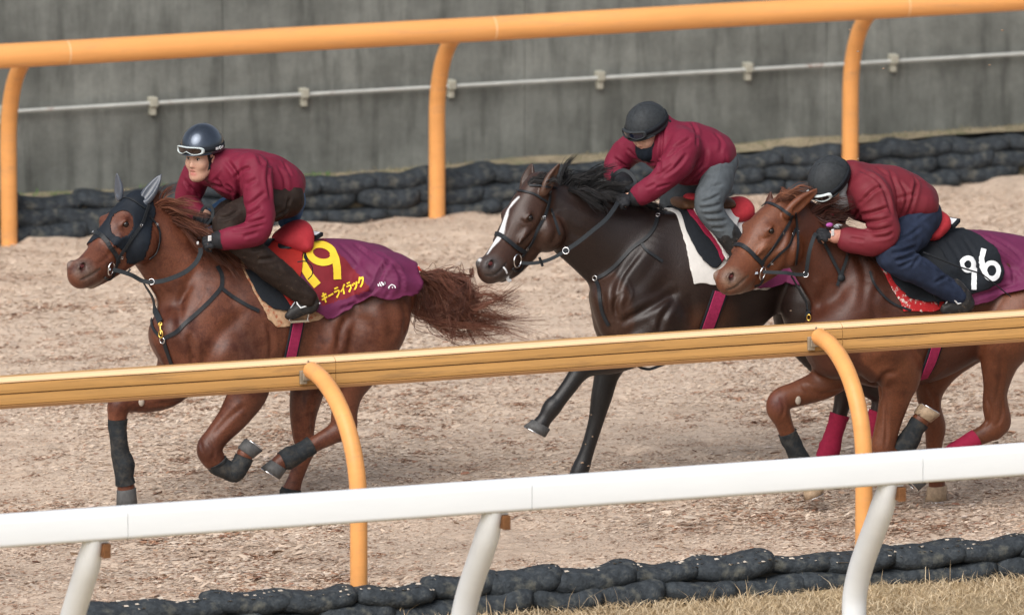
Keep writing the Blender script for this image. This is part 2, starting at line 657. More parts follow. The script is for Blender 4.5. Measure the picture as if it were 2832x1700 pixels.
M['wrap'] = new_mat('black_bandage', (0.020, 0.024, 0.028), .75, var=.3, vscale=40, var2=(.12, .10, .075), v2scale=22, v2lo=.45, v2hi=.80, v2fac=.55, bump=.5, bscale=90, bdist=.004)
M['hoof'] = new_mat('grey_hoof', (0.085, 0.085, 0.085), .5, var=.35, vscale=50, stretch=(1, 1, .3))
M['hoof_pale'] = new_mat('pale_hoof', (0.42, 0.31, 0.21), .5, var=.35, vscale=40, var2=(.10, .07, .05), v2scale=22, v2lo=.55, v2hi=.65)
M['eye'] = new_mat('horse_eye', (0.010, 0.006, 0.005), .06, spec=.6)
M['pink'] = new_mat('nostril_pink', (0.15, 0.040, 0.040), .45, var=.3, vscale=60)
M['coat1'] = new_mat('chestnut_coat', attr='col', rough=.45, spec=.40, var=.34, vscale=110, var2=(.048, .0105, .005), v2scale=11, v2lo=.47, v2hi=.64, v2fac=.85, bump=.4, bscale=150, bdist=.004)
M['coat2'] = new_mat('dark_bay_coat', attr='col', rough=.40, spec=.42, var=.4, vscale=120, bump=.4, bscale=150, bdist=.004)
M['coat3'] = new_mat('light_chestnut_coat', attr='col', rough=.45, spec=.40, var=.34, vscale=110, var2=(.052, .013, .006), v2scale=9, v2lo=.50, v2hi=.70, v2fac=.6, bump=.4, bscale=150, bdist=.004)
M['hair1'] = new_mat('chestnut_hair', attr='col', rough=.5, spec=.35)
M['jacket'] = new_mat('maroon_jacket', (0.160, 0.0125, 0.033), .62, var=.10, vscale=18, bump=.08, bscale=260, bdist=.002)
M['jacket3'] = new_mat('faded_maroon_jacket', (0.150, 0.0175, 0.027), .6, var=.10, vscale=18, bump=.08, bscale=260, bdist=.002)
M['skin'] = new_mat('skin', attr='col', rough=.5, spec=.4)
M['chaps'] = new_mat('dark_brown_chaps', (0.021, 0.013, 0.010), .7, var=.35, vscale=24, var2=(.11, .075, .05), v2scale=34, v2lo=.6, v2hi=.78, bump=.3, bscale=60)
M['jeans_blue'] = new_mat('blue_denim', (0.055, 0.125, 0.24), .85, var=.25, vscale=30, bump=.2, bscale=120, bdist=.003)
M['jeans_grey'] = new_mat('grey_denim', (0.085, 0.098, 0.108), .85, var=.22, vscale=26, bump=.25, bscale=120, bdist=.003)
M['jeans_navy'] = new_mat('navy_denim', (0.017, 0.025, 0.050), .85, var=.3, vscale=22, bump=.25, bscale=120, bdist=.003)
M['boot'] = new_mat('muddy_black_boot', (0.025, 0.024, 0.024), .5, var=.3, vscale=40, var2=(.16, .12, .09), v2scale=26, v2lo=.57, v2hi=.72)
M['helmet_gloss'] = new_mat('glossy_black_helmet', (0.062, 0.078, 0.105), .28, metal=.75, spec=.5, coat=.6, var=.2, vscale=12)
M['helmet_matt'] = new_mat('matt_black_helmet', (0.030, 0.034, 0.038), .62, var=.3, vscale=60, var2=(.13, .11, .08), v2scale=34, v2lo=.68, v2hi=.76)
M['goggle_frame'] = new_mat('silver_goggle_frame', (0.50, 0.56, 0.57), .35, var=.05)
M['lens'] = new_mat('dark_goggle_lens', (0.018, 0.010, 0.009), .08, spec=.7)
M['lens_blue'] = new_mat('blue_black_lens', (0.006, 0.009, 0.022), .1, spec=.7)
M['glove'] = new_mat('black_glove', (0.016, 0.017, 0.020), .65, var=.25, vscale=60)
M['gaiter'] = new_mat('black_neck_warmer', (0.007, 0.011, 0.018), .85, var=.2, vscale=40)
M['mask'] = new_mat('pale_grey_neck_warmer', (0.36, 0.39, 0.41), .85, var=.15, vscale=20)
M['eyewhite'] = new_mat('eyeball', (0.40, 0.36, 0.33), .3)
M['iris'] = new_mat('dark_iris', (0.02, 0.012, 0.01), .15)
M['froth'] = new_mat('white_froth', (0.8, 0.82, 0.84), .5, bump=.5, bscale=200)
M['black_hair'] = new_mat('black_hair', (0.010, 0.009, 0.009), .45)

# =================================================================== THE SETTING
YF, ZF, RF = 10.5, 1.297, 0.078        # far rail axis
YN = 0.0                               # near rail plane
YFB, YNB = 11.21, -0.72                # feet of the posts
YW, YWALL = -2.6, 11.75
BERM = 0.31


def berm(x):
    return np.interp(x, [1.6, 4.3, 7.8], [.195, .235, .265])


def track_h(P):
    P = np.asarray(P, float)
    return -.055 * np.clip(wav(P * [.75, 1, 1], 17, 12, 9) - .42, 0, 1) + .012 * wav(P * [.5, 1, 1], 5, 1) + .016 * wav(P * [.6, 1, 1], 15, 2, 9) + .012 * np.abs(wav(P * [.6, 1, 1], 31, 3, 9)) + .006 * wav(P * [.6, 1, 1], 70, 4, 9) - .018


def grid_mesh(x0, x1, y0, y1, nx, ny, zf):
    X, Y = np.meshgrid(np.linspace(x0, x1, nx), np.linspace(y0, y1, ny), indexing='ij')
    V = np.stack([X.ravel(), Y.ravel(), np.zeros(X.size)], 1)
    V[:, 2] = zf(V)
    i = np.arange(nx * ny).reshape(nx, ny)
    F = np.stack([i[:-1, :-1].ravel(), i[1:, :-1].ravel(), i[1:, 1:].ravel(), i[:-1, 1:].ravel()], 1)
    return V, F


def ground_mat(name, base, dark, red, stretch=(.45, 1, 1), bump=.6):
    m = bpy.data.materials.new(name); m.use_nodes = True
    nt = m.node_tree; N = nt.nodes; L = nt.links
    p = N['Principled BSDF']; p.inputs['Roughness'].default_value = .95; p.inputs['Specular IOR Level'].default_value = .15
    tc = N.new('ShaderNodeTexCoord'); mp = N.new('ShaderNodeMapping'); mp.inputs['Scale'].default_value = stretch
    L.new(tc.outputs['Object'], mp.inputs['Vector'])

    def nz(sc, det=5, ro=.6):
        n = N.new('ShaderNodeTexNoise'); n.inputs['Scale'].default_value = sc; n.inputs['Detail'].default_value = det
        n.inputs['Roughness'].default_value = ro
        L.new(mp.outputs[0], n.inputs['Vector']); return n.outputs[0]

    def rng_(o, a, b, c=0., d=1.):
        r = N.new('ShaderNodeMapRange'); r.inputs[1].default_value = a; r.inputs[2].default_value = b
        r.inputs[3].default_value = c; r.inputs[4].default_value = d
        L.new(o, r.inputs[0]); return r.outputs[0]

    def mix(fac, a, b):
        x = N.new('ShaderNodeMix'); x.data_type = 'RGBA'
        L.new(fac, x.inputs[0])
        for v, i in ((a, 6), (b, 7)):
            if isinstance(v, tuple): x.inputs[i].default_value = (*v, 1)
            else: L.new(v, x.inputs[i])
        return x.outputs[2]
    c = mix(rng_(nz(2.2), .44, .64, 0, .42), base, dark)
    c = mix(rng_(nz(26, 3), .52, .70, 0, .55), c, dark)
    c = mix(rng_(nz(38, 3), .60, .72, 0, .45), c, red)
    L.new(c, p.inputs['Base Color'])
    b = N.new('ShaderNodeBump'); b.inputs['Strength'].default_value = bump; b.inputs['Distance'].default_value = .03
    L.new(nz(30, 6, .7), b.inputs['Height']); L.new(b.outputs[0], p.inputs['Normal'])
    return m


# sky and ground to the horizon
M['field'] = new_mat('dry_field', (0.30, 0.23, 0.13), .95, var=.25, vscale=.6)
tag(MB().add([(-900, -900, -.12), (900, -900, -.12), (900, 900, -.12), (-900, 900, -.12)], [(0, 1, 2, 3)]).build('ground', M['field']), kind='structure')
M['sand'] = ground_mat('wood_chip_and_sand', (0.62, 0.495, 0.39), (0.36, 0.27, 0.205), (0.28, 0.145, 0.095))
V, F = grid_mesh(-5.5, 11.5, -.70, 11.33, 760, 560, track_h)
tag(link('track_surface', mesh_np('track_surface', V, F), M['sand']), kind='structure')
V, F = grid_mesh(-60, 60, -.70, 11.33, 3, 3, lambda P: 0 * P[:, 0] - .06)
tag(link('track_base', mesh_np('track_base', V, F), M['sand']), kind='structure')
M['berm'] = new_mat('dry_verge_soil', (0.30, 0.25, 0.17), .95, var=.35, vscale=9, var2=(.15, .16, .085), v2scale=4, v2lo=.5, v2hi=.66, bump=.6, bscale=40, bdist=.02)
V, F = grid_mesh(-12, 20, 11.47, 11.82, 200, 8, lambda P: berm(P[:, 0]) + .012 * wav(P, 6, 5) + .008 * wav(P, 21, 6))
tag(link('verge', mesh_np('verge', V, F), M['berm']), kind='structure')
M['grass_soil'] = new_mat('dry_grass_soil', (0.36, 0.27, 0.155), .95, var=.35, vscale=7, bump=.5, bscale=30, bdist=.03)
V, F = grid_mesh(-9, 9, -9, -.82, 120, 60, lambda P: -.05 + .02 * wav(P, 4, 8) + .01 * wav(P, 15, 9))
tag(link('verge', mesh_np('near_verge', V, F), M['grass_soil']), kind='structure')

# wood chips lying on the track: real slivers, too many to count
def chips(n, xr, yr, lo, hi, name, zf=0.0, mat=None, soft=0.0, clump=0):
    x = rng.uniform(*xr, n); y = rng.uniform(*yr, n)
    if clump:
        k = rng.integers(0, clump, n)
        cx, cy, cs = rng.uniform(*xr, clump), rng.uniform(*yr, clump), rng.uniform(.4, 1.3, clump)
        x = cx[k] + rng.normal(0, .075, n) * cs[k]; y = cy[k] + rng.normal(0, .055, n) * cs[k]
        kk = (y > -.6) & (y < 11.1); x, y = x[kk], y[kk]; n = len(x)
    cl = wav(np.stack([x, y, 0 * x], 1), 2.6, 31)
    L = rng.uniform(lo, hi, n) * (1 + .35 * cl); W = L * rng.uniform(.20, .42, n)
    a = rng.normal(0, .32, n); tl = rng.normal(0, .22, n); ro = rng.normal(0, .35, n)
    ux = np.stack([np.cos(a) * np.cos(tl), np.sin(a) * np.cos(tl), np.sin(tl)], 1)
    vy = np.stack([-np.sin(a) * np.cos(ro), np.cos(a) * np.cos(ro), np.sin(ro)], 1)
    P = np.stack([x, y, 0 * x], 1)
    P[:, 2] = (track_h(P) if zf == 0 else zf) + .001 + rng.uniform(0, .011, n)
    l = (L * .5)[:, None]; q = (W * .5)[:, None]
    k = rng.uniform(.4, 1, (n, 1))
    up = np.array([0, 0, 1.0]) * (W * .35)[:, None]
    V = np.stack([P - ux * l - vy * q * k, P - ux * l * .8 + vy * q, P + ux * l * k + vy * q * k, P + ux * l - vy * q, P + up], 1).reshape(-1, 3)
    b = np.arange(n)[:, None] * 5
    F = np.concatenate([b + np.array(t) for t in ([0, 3, 4], [3, 2, 4], [2, 1, 4], [1, 0, 4])], 0)
    pal = np.array([(.62, .49, .38), (.52, .39, .29), (.69, .57, .46), (.40, .27, .19), (.31, .16, .105), (.22, .125, .085), (.56, .46, .39)])
    pr = np.array([.33, .20, .22, .10, .055, .025, .07])
    c = pal[rng.choice(len(pal), n, p=pr)] * rng.uniform(.85, 1.12, (n, 1))
    if clump: c = np.array((.27, .155, .10)) * rng.uniform(.5, 1.7, (n, 1)) * np.array([1, 1, 1.0])
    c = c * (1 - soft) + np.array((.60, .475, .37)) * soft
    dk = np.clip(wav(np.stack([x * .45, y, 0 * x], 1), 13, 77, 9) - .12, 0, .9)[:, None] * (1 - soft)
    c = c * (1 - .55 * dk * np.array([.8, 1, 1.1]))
    me = mesh_np(name, V, F, smooth=False)
    vcol(me, np.repeat(c, 5, 0))
    return link(name, me, mat or M['chip'])


M['chip'] = new_mat('wood_chip', attr='col', rough=.9, spec=.2)
tag(chips(105000, (-3.4, 4.2), (-.62, 3.6), .008, .029, 'wood_chips'), kind='stuff')
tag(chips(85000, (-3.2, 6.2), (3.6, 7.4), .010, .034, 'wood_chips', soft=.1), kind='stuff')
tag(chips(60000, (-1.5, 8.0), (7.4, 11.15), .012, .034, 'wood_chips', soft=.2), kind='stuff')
tag(chips(700, (-3.0, 4.0), (-.6, 3.0), .045, .080, 'wood_chips'), kind='stuff')
# darker churned clumps: clusters of damp slivers
tag(chips(22000, (-3.2, 7.0), (-.55, 9.0), .010, .040, 'damp_chips', clump=520), kind='stuff')

# ------------------------------------------------------------------ concrete wall with cable pipe
def wall_mat():
    m = bpy.data.materials.new('stained_concrete'); m.use_nodes = True
    nt = m.node_tree; N = nt.nodes; L = nt.links
    p = N['Principled BSDF']; p.inputs['Roughness'].default_value = .9; p.inputs['Specular IOR Level'].default_value = .25
    tc = N.new('ShaderNodeTexCoord')

    def nz(scale, sc3, det=5, ro=.6):
        mp = N.new('ShaderNodeMapping'); mp.inputs['Scale'].default_value = sc3
        L.new(tc.outputs['Object'], mp.inputs['Vector'])
        n = N.new('ShaderNodeTexNoise'); n.inputs['Scale'].default_value = scale; n.inputs['Detail'].default_value = det; n.inputs['Roughness'].default_value = ro
        L.new(mp.outputs[0], n.inputs['Vector']); return n.outputs[0]

    def mul(col, o, a, b, c, d):
        r = N.new('ShaderNodeMapRange'); r.inputs[1].default_value = a; r.inputs[2].default_value = b; r.inputs[3].default_value = c; r.inputs[4].default_value = d
        L.new(o, r.inputs[0])
        x = N.new('ShaderNodeMix'); x.data_type = 'RGBA'; x.blend_type = 'MULTIPLY'; x.inputs[0].default_value = 1
        if isinstance(col, tuple): x.inputs[6].default_value = (*col, 1)
        else: L.new(col, x.inputs[6])
        L.new(r.outputs[0], x.inputs[7]); return x.outputs[2]
    c = mul((.172, .180, .166), nz(5.0, (1, 1, .22)), .30, .72, .72, 1.22)        # rain streaks
    c = mul(c, nz(11.0, (1, 1, .13), 3), .50, .74, 1.0, .58)
    c = mul(c, nz(1.6, (1, 1, 1.2), 6), .32, .7, .70, 1.25)
    c = mul(c, nz(14, (1, 1, 1), 6, .75), .3, .75, .82, 1.12)
    L.new(c, p.inputs['Base Color'])
    b = N.new('ShaderNodeBump'); b.inputs['Strength'].default_value = .35; b.inputs['Distance'].default_value = .01
    L.new(nz(40, (1, 1, 1), 6), b.inputs['Height']); L.new(b.outputs[0], p.inputs['Normal'])
    return m


M['wall'] = wall_mat()
wall = empty('retaining_wall', (4.4, YWALL, 0))
tag(wall, 'tall grey concrete retaining wall with dark rain streaks behind the track', 'wall')
xs = [U(px, 300, YWALL)[0] for px in (617, 1451, 2285)]
xs = [xs[0] - 4.2, xs[0] - 2.1] + xs + [xs[2] + 2.1, xs[2] + 4.2]
for a, b in zip(xs[:-1], xs[1:]):
    MB().box((a + .0012, YWALL, BERM - .25), (b - .0012, YWALL + .30, 4.6)).build('concrete_panel', M['wall'], wall, smooth=False, bevel=.004)
MB().box((xs[0] - .1, YWALL + .012, .02), (xs[-1] + .1, YWALL + .28, 4.55)).build('backing', M['wall'], wall, smooth=False)
yp = YWALL - .05
pipe = empty('cable_pipe', (4.4, yp, .8))
tag(pipe, 'thin weathered white pipe clipped along the grey concrete wall', 'pipe')
zc = [U(px * 1.1456, py * 1.1456, yp)[2] for px, py in ((370, 250), (735, 230), (1090, 209), (1450, 187), (1807, 167), (2158, 149))]
zp = float(np.mean(zc))
MB().tube([(xs[0], yp, zp), (xs[2], yp, zp + .004), (xs[4], yp, zp - .004), (xs[-1], yp, zp)], .0135, 10).build('pipe', M['pipe'], pipe)
for px in (4, 370, 735, 1090, 1450, 1807, 2158):
    x = U(px * 1.1456, 240, yp)[0]
    b = MB()
    b.box((x - .026, yp - .024, zp - .018), (x + .026, YWALL + .0, zp + .042))
    b.box((x - .020, yp - .004, zp - .075), (x + .020, YWALL + .0, zp - .0185))
    b.build('pipe_clip', M['clip'], pipe, smooth=False, bevel=.006)

# ------------------------------------------------------------------ bags
def bag_mesh(seed, L=.44, W=.24, H=.12):
    r = np.random.default_rng(seed)
    nu, nv = 22, 14
    V = []
    for i in range(nu + 1):
        s = -1 + 2 * i / nu
        e = (1 - abs(s) ** 5.5) ** .55 if abs(s) < 1 else 0.02
        e = max(e, .04)
        for j in range(nv):
            t = 2 * math.pi * j / nv
            cy, cz = math.cos(t), math.sin(t)
            yy = np.sign(cy) * abs(cy) ** .8; zz = np.sign(cz) * abs(cz) ** .85
            V.append((s * L / 2, yy * W / 2 * e, zz * H / 2 * (.35 + .65 * e) * (1 if zz < 0 else 1.05)))
    V = np.array(V)
    N = V / np.array([L, W, H]); N /= np.linalg.norm(N, axis=1)[:, None] + 1e-9
    V += N * (.007 * wav(V, 13, seed) + .005 * wav(V, 38, seed + 50) + .0045 * wav(V, 95, seed + 70, 8))[:, None]
    V[:, 2] += H / 2
    V[:, 2] += -.012 * np.cos(V[:, 0] / L * 2 * math.pi * r.uniform(.8, 1.3))
    F = [(i * nv + j, (i + 1) * nv + j, (i + 1) * nv + (j + 1) % nv, i * nv + (j + 1) % nv) for i in range(nu) for j in range(nv)]
    F += [tuple(range(nv)), tuple(range(nu * nv + nv - 1, nu * nv - 1, -1))]
    me = mesh_np('sandbag', V, F)
    me.materials.append(M['bag'])
    return me


bagm = [bag_mesh(s) for s in range(8)]
ORD = ['first', 'second', 'third', 'fourth', 'fifth', 'sixth', 'seventh', 'eighth', 'ninth', 'tenth', 'eleventh', 'twelfth', 'thirteenth',
       'fourteenth', 'fifteenth', 'sixteenth', 'seventeenth', 'eighteenth', 'nineteenth', 'twentieth', 'twenty-first', 'twenty-second', 'twenty-third', 'twenty-fourth', 'twenty-fifth']


def bag_row(x0, x1, y, z, step, lab, group, sc=1.0, seed=0, hs=1.0):
    r = random.Random(seed)
    n = int((x1 - x0) / step)
    for i in range(n):
        o = bpy.data.objects.new('sandbag', bagm[r.randrange(8)])
        COL.objects.link(o)
        o.location = (x0 + (i + .5) * step + r.uniform(-.03, .03), y + r.uniform(-.02, .02), z + r.uniform(-.006, .006))
        o.rotation_euler = (r.uniform(-.14, .14), r.uniform(-.07, .07), r.uniform(-.10, .10) + (math.pi if r.random() < .5 else 0))
        o.scale = (sc * r.uniform(.95, 1.2), sc * r.uniform(.9, 1.1), hs * r.uniform(.86, 1.14))
        tag(o, lab % ORD[min(i, len(ORD) - 1)], 'sandbag', group)


bag_row(.50, 8.2, YFB + .21, .135, .40, 'black sandbag in the top row below the grey wall, %s from left', 'sandbags along the foot of the wall', 1.06, 1, 1.0)
bag_row(.36, 8.1, YFB + .17, .045, .40, 'black sandbag in the middle row below the grey wall, %s from left', 'sandbags along the foot of the wall', 1.06, 2, 1.05)
bag_row(.52, 8.1, YFB + .14, -.055, .40, 'black sandbag in the bottom row below the grey wall, %s from left', 'sandbags along the foot of the wall', 1.06, 3, 1.1)
bag_row(-2.75, 3.5, -.76, .026, .39, 'black sandbag in the upper course by dry grass, %s from left', 'sandbags beside the near orange rail', 1.04, 4, 1.02)
bag_row(-2.95, 3.4, -.80, -.080, .39, 'black sandbag in the lower course by dry grass, %s from left', 'sandbags beside the near orange rail', 1.04, 5, 1.12)
M['bag_backing'] = new_mat('dark_backing', (.045, .043, .038), .95, var=.4, vscale=20)  # backing added behind the bags, coloured dark so their gaps stay dark
tag(MB().box((-12, YFB + .17, -.1), (20, YFB + .31, .205)).build('bag_backing', M['berm'], None, smooth=False), kind='structure')
tag(MB().box((-9, -.80, -.1), (9, -.70, .085)).build('bag_backing', M['bag_backing'], None, smooth=False), kind='structure')
# chips spilled over the bag tops
bpy.context.view_layer.update()
tv = []
for o in list(scn.objects):
    if o.name.startswith('sandbag') and -.9 < o.location.y < -.5 and o.location.z > -.02:
        for v in o.data.vertices:
            if v.co.z > .088 and abs(v.co.x) < .19: tv.append(o.matrix_world @ v.co)
tv = np.array([tuple(v) for v in tv])
n_ = 900
b_ = tv[rng.integers(0, len(tv), n_)]
b_ = b_[wav(b_ * [1, 2, 0], 9, 55) > -.1] + rng.normal(0, .006, (int((wav(b_ * [1, 2, 0], 9, 55) > -.1).sum()), 3)) * [1, 1, 0]
q_ = rng.uniform(.005, .017, (len(b_), 1)); a_ = rng.uniform(0, 3.1, (len(b_), 1))
e1, e2 = np.hstack([np.cos(a_), np.sin(a_) * .5, 0 * a_]) * q_, np.hstack([-np.sin(a_) * .4, np.cos(a_) * .5, .2 + 0 * a_]) * q_
top = b_ + [0, 0, .003]
me = mesh_np('wood_chips', np.stack([top - e1 - e2, top + e1 - e2, top + e1 * .8 + e2, top - e1 * .7 + e2 * .9], 1).reshape(-1, 3), np.arange(len(b_) * 4).reshape(-1, 4), smooth=False)
vcol(me, np.repeat(np.array((.60, .52, .43)) * rng.uniform(.75, 1.15, (len(b_), 1)), 4, 0))
tag(link('wood_chips', me, M['chip']), kind='stuff')

# ------------------------------------------------------------------ far orange rail
def post_curve(x, yb, yt, zt, n=18, z0=-.1, r=.42, lean=0.0):
    """gooseneck: straight foot, then an arc over towards yt"""
    s = 1 if yt > yb else -1
    d = abs(yt - yb)
    P = [(x, yb, z0), (x, yb, zt * .25)]
    h0 = zt * .46
    for i in range(n + 1):
        t = i / n * math.pi / 2
        P.append((x, yb + s * d * (1 - math.cos(t)) ** 1.05, h0 + (zt - h0) * math.sin(t) ** .92))
    return P


far = empty('running_rail', (3.6, YF, 0))
tag(far, 'orange running rail with curved posts on the far side of the track', 'rail')
jx = [U(162 * 1.1456, 135 * 1.1456, YF)[0], U(1190 * 1.1456, 70 * 1.1456, YF)[0], U(2187 * 1.1456, 20 * 1.1456, YF)[0]]
ends = [jx[0] - 2.9, jx[0], jx[1], jx[2], jx[2] + 2.9]
for a, b in zip(ends[:-1], ends[1:]):
    MB().tube([(a + .004, YF, ZF), ((a + b) / 2, YF, ZF + .003), (b - .004, YF, ZF)], RF, 28).build('rail', M['orange'], far)
for x in jx:
    MB().tube([(x - .012, YF, ZF), (x + .012, YF, ZF)], RF * .985, 28).build('joint', M['orange_lip'], far)
for bx, by in ((22, 582), (1055, 515), (2052, 450)):
    x = U(bx * 1.1456, by * 1.1456, YFB)[0]
    P = post_curve(x, YFB, YF + .10, ZF - .035)
    R = [.053] * 2 + list(np.linspace(.053, .050, len(P) - 2))
    MB().tube(P, R, 18, up=(1, 0, 0)).build('post', M['orange'], far)

# ------------------------------------------------------------------ near orange rail (seen from its ribbed back)
near = empty('running_rail', (0, YN, 0))
tag(near, 'weathered orange running rail with ribbed back crossing in front of the horses', 'rail')
sec = [(0.035, 1.264), (-0.010, 1.2635), (-0.040, 1.258), (-0.052, 1.248), (-0.053, 1.240), (-0.046, 1.2375), (-0.046, 1.2345), (-0.055, 1.231),
       (-0.057, 1.200), (-0.055, 1.1815), (-0.044, 1.179), (-0.044, 1.1745), (-0.055, 1.172), (-0.057, 1.140), (-0.055, 1.121), (-0.050, 1.119), (-0.050, 1.1165),
       (-0.056, 1.1145), (-0.050, 1.096), (-0.020, 1.092), (0.040, 1.094), (0.075, 1.12), (0.085, 1.18), (0.072, 1.24)]
ns = len(sec)
mi = [0, 2, 2, 2, 0, 1, 0, 0, 0, 0, 1, 0, 0, 0, 0, 1, 0, 3, 0, 0, 0, 0, 0, 0]
na = [U(735 * 1.1456, 890 * 1.1456, YN)[0], U(1960 * 1.1456, 805 * 1.1456, YN)[0]]
na = [na[0] - 2.93] + na + [na[1] + 2.93]
M['lip_brown'] = new_mat('brown_orange', (0.36, 0.19, 0.085), .6, var=.25, vscale=5, stretch=(.3, 3, 3))  # browner strip along the bottom lip
for a, b in zip([na[0] - 1.5] + [x + .16 for x in na], [x + .16 for x in na] + [na[-1] + 1.7]):
    xs_ = np.linspace(a + .0015, b - .0015, 9)
    V = [(x, y, z + .002 * math.sin(x * 1.7)) for x in xs_ for y, z in sec]
    F = [(i * ns + j, (i + 1) * ns + j, (i + 1) * ns + (j + 1) % ns, i * ns + (j + 1) % ns) for i in range(8) for j in range(ns)]
    F += [tuple(range(ns)), tuple(range(9 * ns - 1, 8 * ns - 1, -1))]
    me = mesh_np('rail', V, F, smooth=False)
    for k in ('orange_dull', 'groove', 'orange_lip', 'lip_brown'): me.materials.append(M[k])
    me.polygons.foreach_set('material_index', np.array([mi[j] for i in range(8) for j in range(ns)] + [0, 0], dtype=np.int32))
    link('rail', me, None, near)
for x, bx in zip(na[1:3], (866, 2085)):
    xb = U(bx * 1.1456, 1300 * 1.1456, YNB)[0]
    P = np.array(post_curve(xb, YNB, YN - .085, 1.205))
    P[:, 0] += (x + .01 - xb) * np.clip((P[:, 2] - .55) / .65, 0, 1) ** 2
    MB().tube(P, [.0475] * len(P), 20, up=(1, 0, 0)).build('post', M['orange'], near)
    b = MB()
    b.box((x - .052, -.080, 1.130), (x - .012, -.0575, 1.205))
    b.box((x - .040, -.092, 1.150), (x + .04, -.0805, 1.19))
    b.build('clamp', M['clamp'], near, smooth=False, bevel=.004)
    MB().box((x - .004, -.062, 1.2), (x + .006, -.0575, 1.256)).build('clamp_strap', M['clamp'], near, smooth=False)
for x in na[:1] + na[3:]:
    P = post_curve(x, YNB, YN - .085, 1.205)
    MB().tube(P, .0475, 16, up=(1, 0, 0)).build('post', M['orange'], near)

# ------------------------------------------------------------------ white rail nearest the camera
white = empty('running_rail', (-1, YW, 0))
tag(white, 'clean white running rail with swan-neck posts nearest the camera', 'rail')
ZW, RW = .955, .085
wj = [U(300 * 1.1456, 1280 * 1.1456, YW)[0], U(1275 * 1.1456, 1195 * 1.1456, YW)[0], U(2218 * 1.1456, 1118 * 1.1456, YW)[0]]
we = [wj[0] - 2.25] + wj + [wj[2] + 2.25]
for a, b in zip(we[:-1], we[1:]):
    sec = []
    for cy, cz, a0 in ((.018, .043, 0), (-.018, .043, 90), (-.018, -.058, 180), (.018, -.058, 270)):
        rr_ = .042 if cz > 0 else .026
        for q in range(7):
            t = math.radians(a0 + 15 * q)
            sec.append((math.cos(t) * rr_ + cy * (1 if cz > 0 else 1.9), math.sin(t) * rr_ + cz))
    m_ = len(sec)
    V = [(x, YW + y, ZW + z) for x in (a + .0015, b - .0015) for y, z in sec]
    k = len(V)
    V += V
    F = [(j, m_ + j, m_ + (j + 1) % m_, (j + 1) % m_) for j in range(m_)] + [tuple(range(k, k + m_)), tuple(range(k + 2 * m_ - 1, k + m_ - 1, -1))]
    me = mesh_np('rail', V, F)
    me.materials.append(M['white']); me.materials.append(M['algae'])
    for f in me.polygons:
        if len(f.vertices) == 4 and f.center.z < ZW - .080 and f.center.y < YW + .02: f.material_index = 1
    link('rail', me, None, white)
for tx, ty in ((230, 1312), (1195, 1235), (2150, 1160)):
    x = U(tx * 1.1456, ty * 1.1456, YW)[0] - .01
    P = []
    for i in range(26):
        t = i / 25
        z = ZW - RW * .75 - t * 1.0
        s = np.clip((t + .06) / .80, 0, 1)
        P.append((x, YW + .50 * (.35 * s + .65 * s * s * (3 - 2 * s)) - .02, z))
    MB().tube(P, [.050 + .016 * min(1, i / 4) for i in range(26)], 20, up=(1, 0, 0)).build('post', M['white'], white)
    MB().box((x - .052, YW - .03, ZW - RW - .012), (x + .074, YW + .045, ZW - RW + .006)).build('bracket', M['white'], white, smooth=False, bevel=.004)
    MB().box((x + .036, YW - .062, ZW - RW - .088), (x + .0745, YW + .03, ZW - RW - .014)).build('socket', M['rust'], white, smooth=False, bevel=.002)

# ------------------------------------------------------------------ dry grass
def grass(n, xr, yr, h0, h1, z, pal, name, den=None, lean=.5):
    x = rng.uniform(*xr, n); y = rng.uniform(*yr, n)
    if den is not None:
        k = rng.random(n) < den(x, y); x, y = x[k], y[k]
    n = len(x)
    h = rng.uniform(h0, h1, n) * rng.uniform(.5, 1, n); a = rng.uniform(0, 6.28, n); l = rng.normal(0, lean, (n, 2))
    wd = rng.uniform(.0015, .0035, n)
    b = np.stack([x, y, (berm(x) if z == BERM else np.full(n, z))], 1)
    s = np.stack([np.cos(a), np.sin(a), 0 * a], 1) * wd[:, None]
    m = b + np.concatenate([l * .35, np.ones((n, 1)) * .6], 1) * h[:, None]
    t = b + np.concatenate([l, np.ones((n, 1))], 1) * h[:, None]
    V = np.stack([b - s, b + s, m + s * .8, m - s * .8, t], 1).reshape(-1, 3)
    i = np.arange(n)[:, None] * 5
    F = np.concatenate([i + np.array(q) for q in ([0, 1, 2], [0, 2, 3], [3, 2, 4])])
    me = mesh_np(name, V, F, smooth=False)
    pal = np.array(pal)
    c = pal[rng.integers(0, len(pal), n)] * rng.uniform(.75, 1.15, (n, 1))
    vcol(me, np.repeat(c, 5, 0))
    return tag(link(name, me, M['blade']), kind='stuff')


M['blade'] = new_mat('grass_blade', attr='col', rough=.85, spec=.2)
DRY = [(.60, .47, .30), (.50, .38, .24), (.66, .54, .37), (.42, .32, .20), (.56, .45, .31)]
grass(60000, (-2.6, 3.8), (-3.2, -.86), .02, .060, -.05, DRY, 'dry_grass', lean=1.3)
grass(420, (-1.0, 3.6), (-1.05, -.86), .05, .17, -.05, DRY, 'dry_grass', lambda x, y: .5 + .5 * np.sin(x * 9), .45)
grass(2500, (0, 8.6), (11.51, 11.73), .008, .030, BERM, [(.26, .23, .14), (.34, .30, .19), (.15, .15, .08)], 'verge_grass', lean=.8)
grass(600, (1.0, 3.3), (11.6, 11.73), .015, .045, BERM, [(.07, .17, .04), (.10, .22, .05)], 'green_weeds', lambda x, y: (np.sin(x * 7) > .1) * .9, .6)

# =================================================================== HORSES
def px3(p, y0):
    """(photo x, photo y, metres behind the horse's middle, radius in photo pixels[, lateral scale]) -> point, radius"""
    return U(p[0], p[1], y0 + p[2]), p[3] * MPX


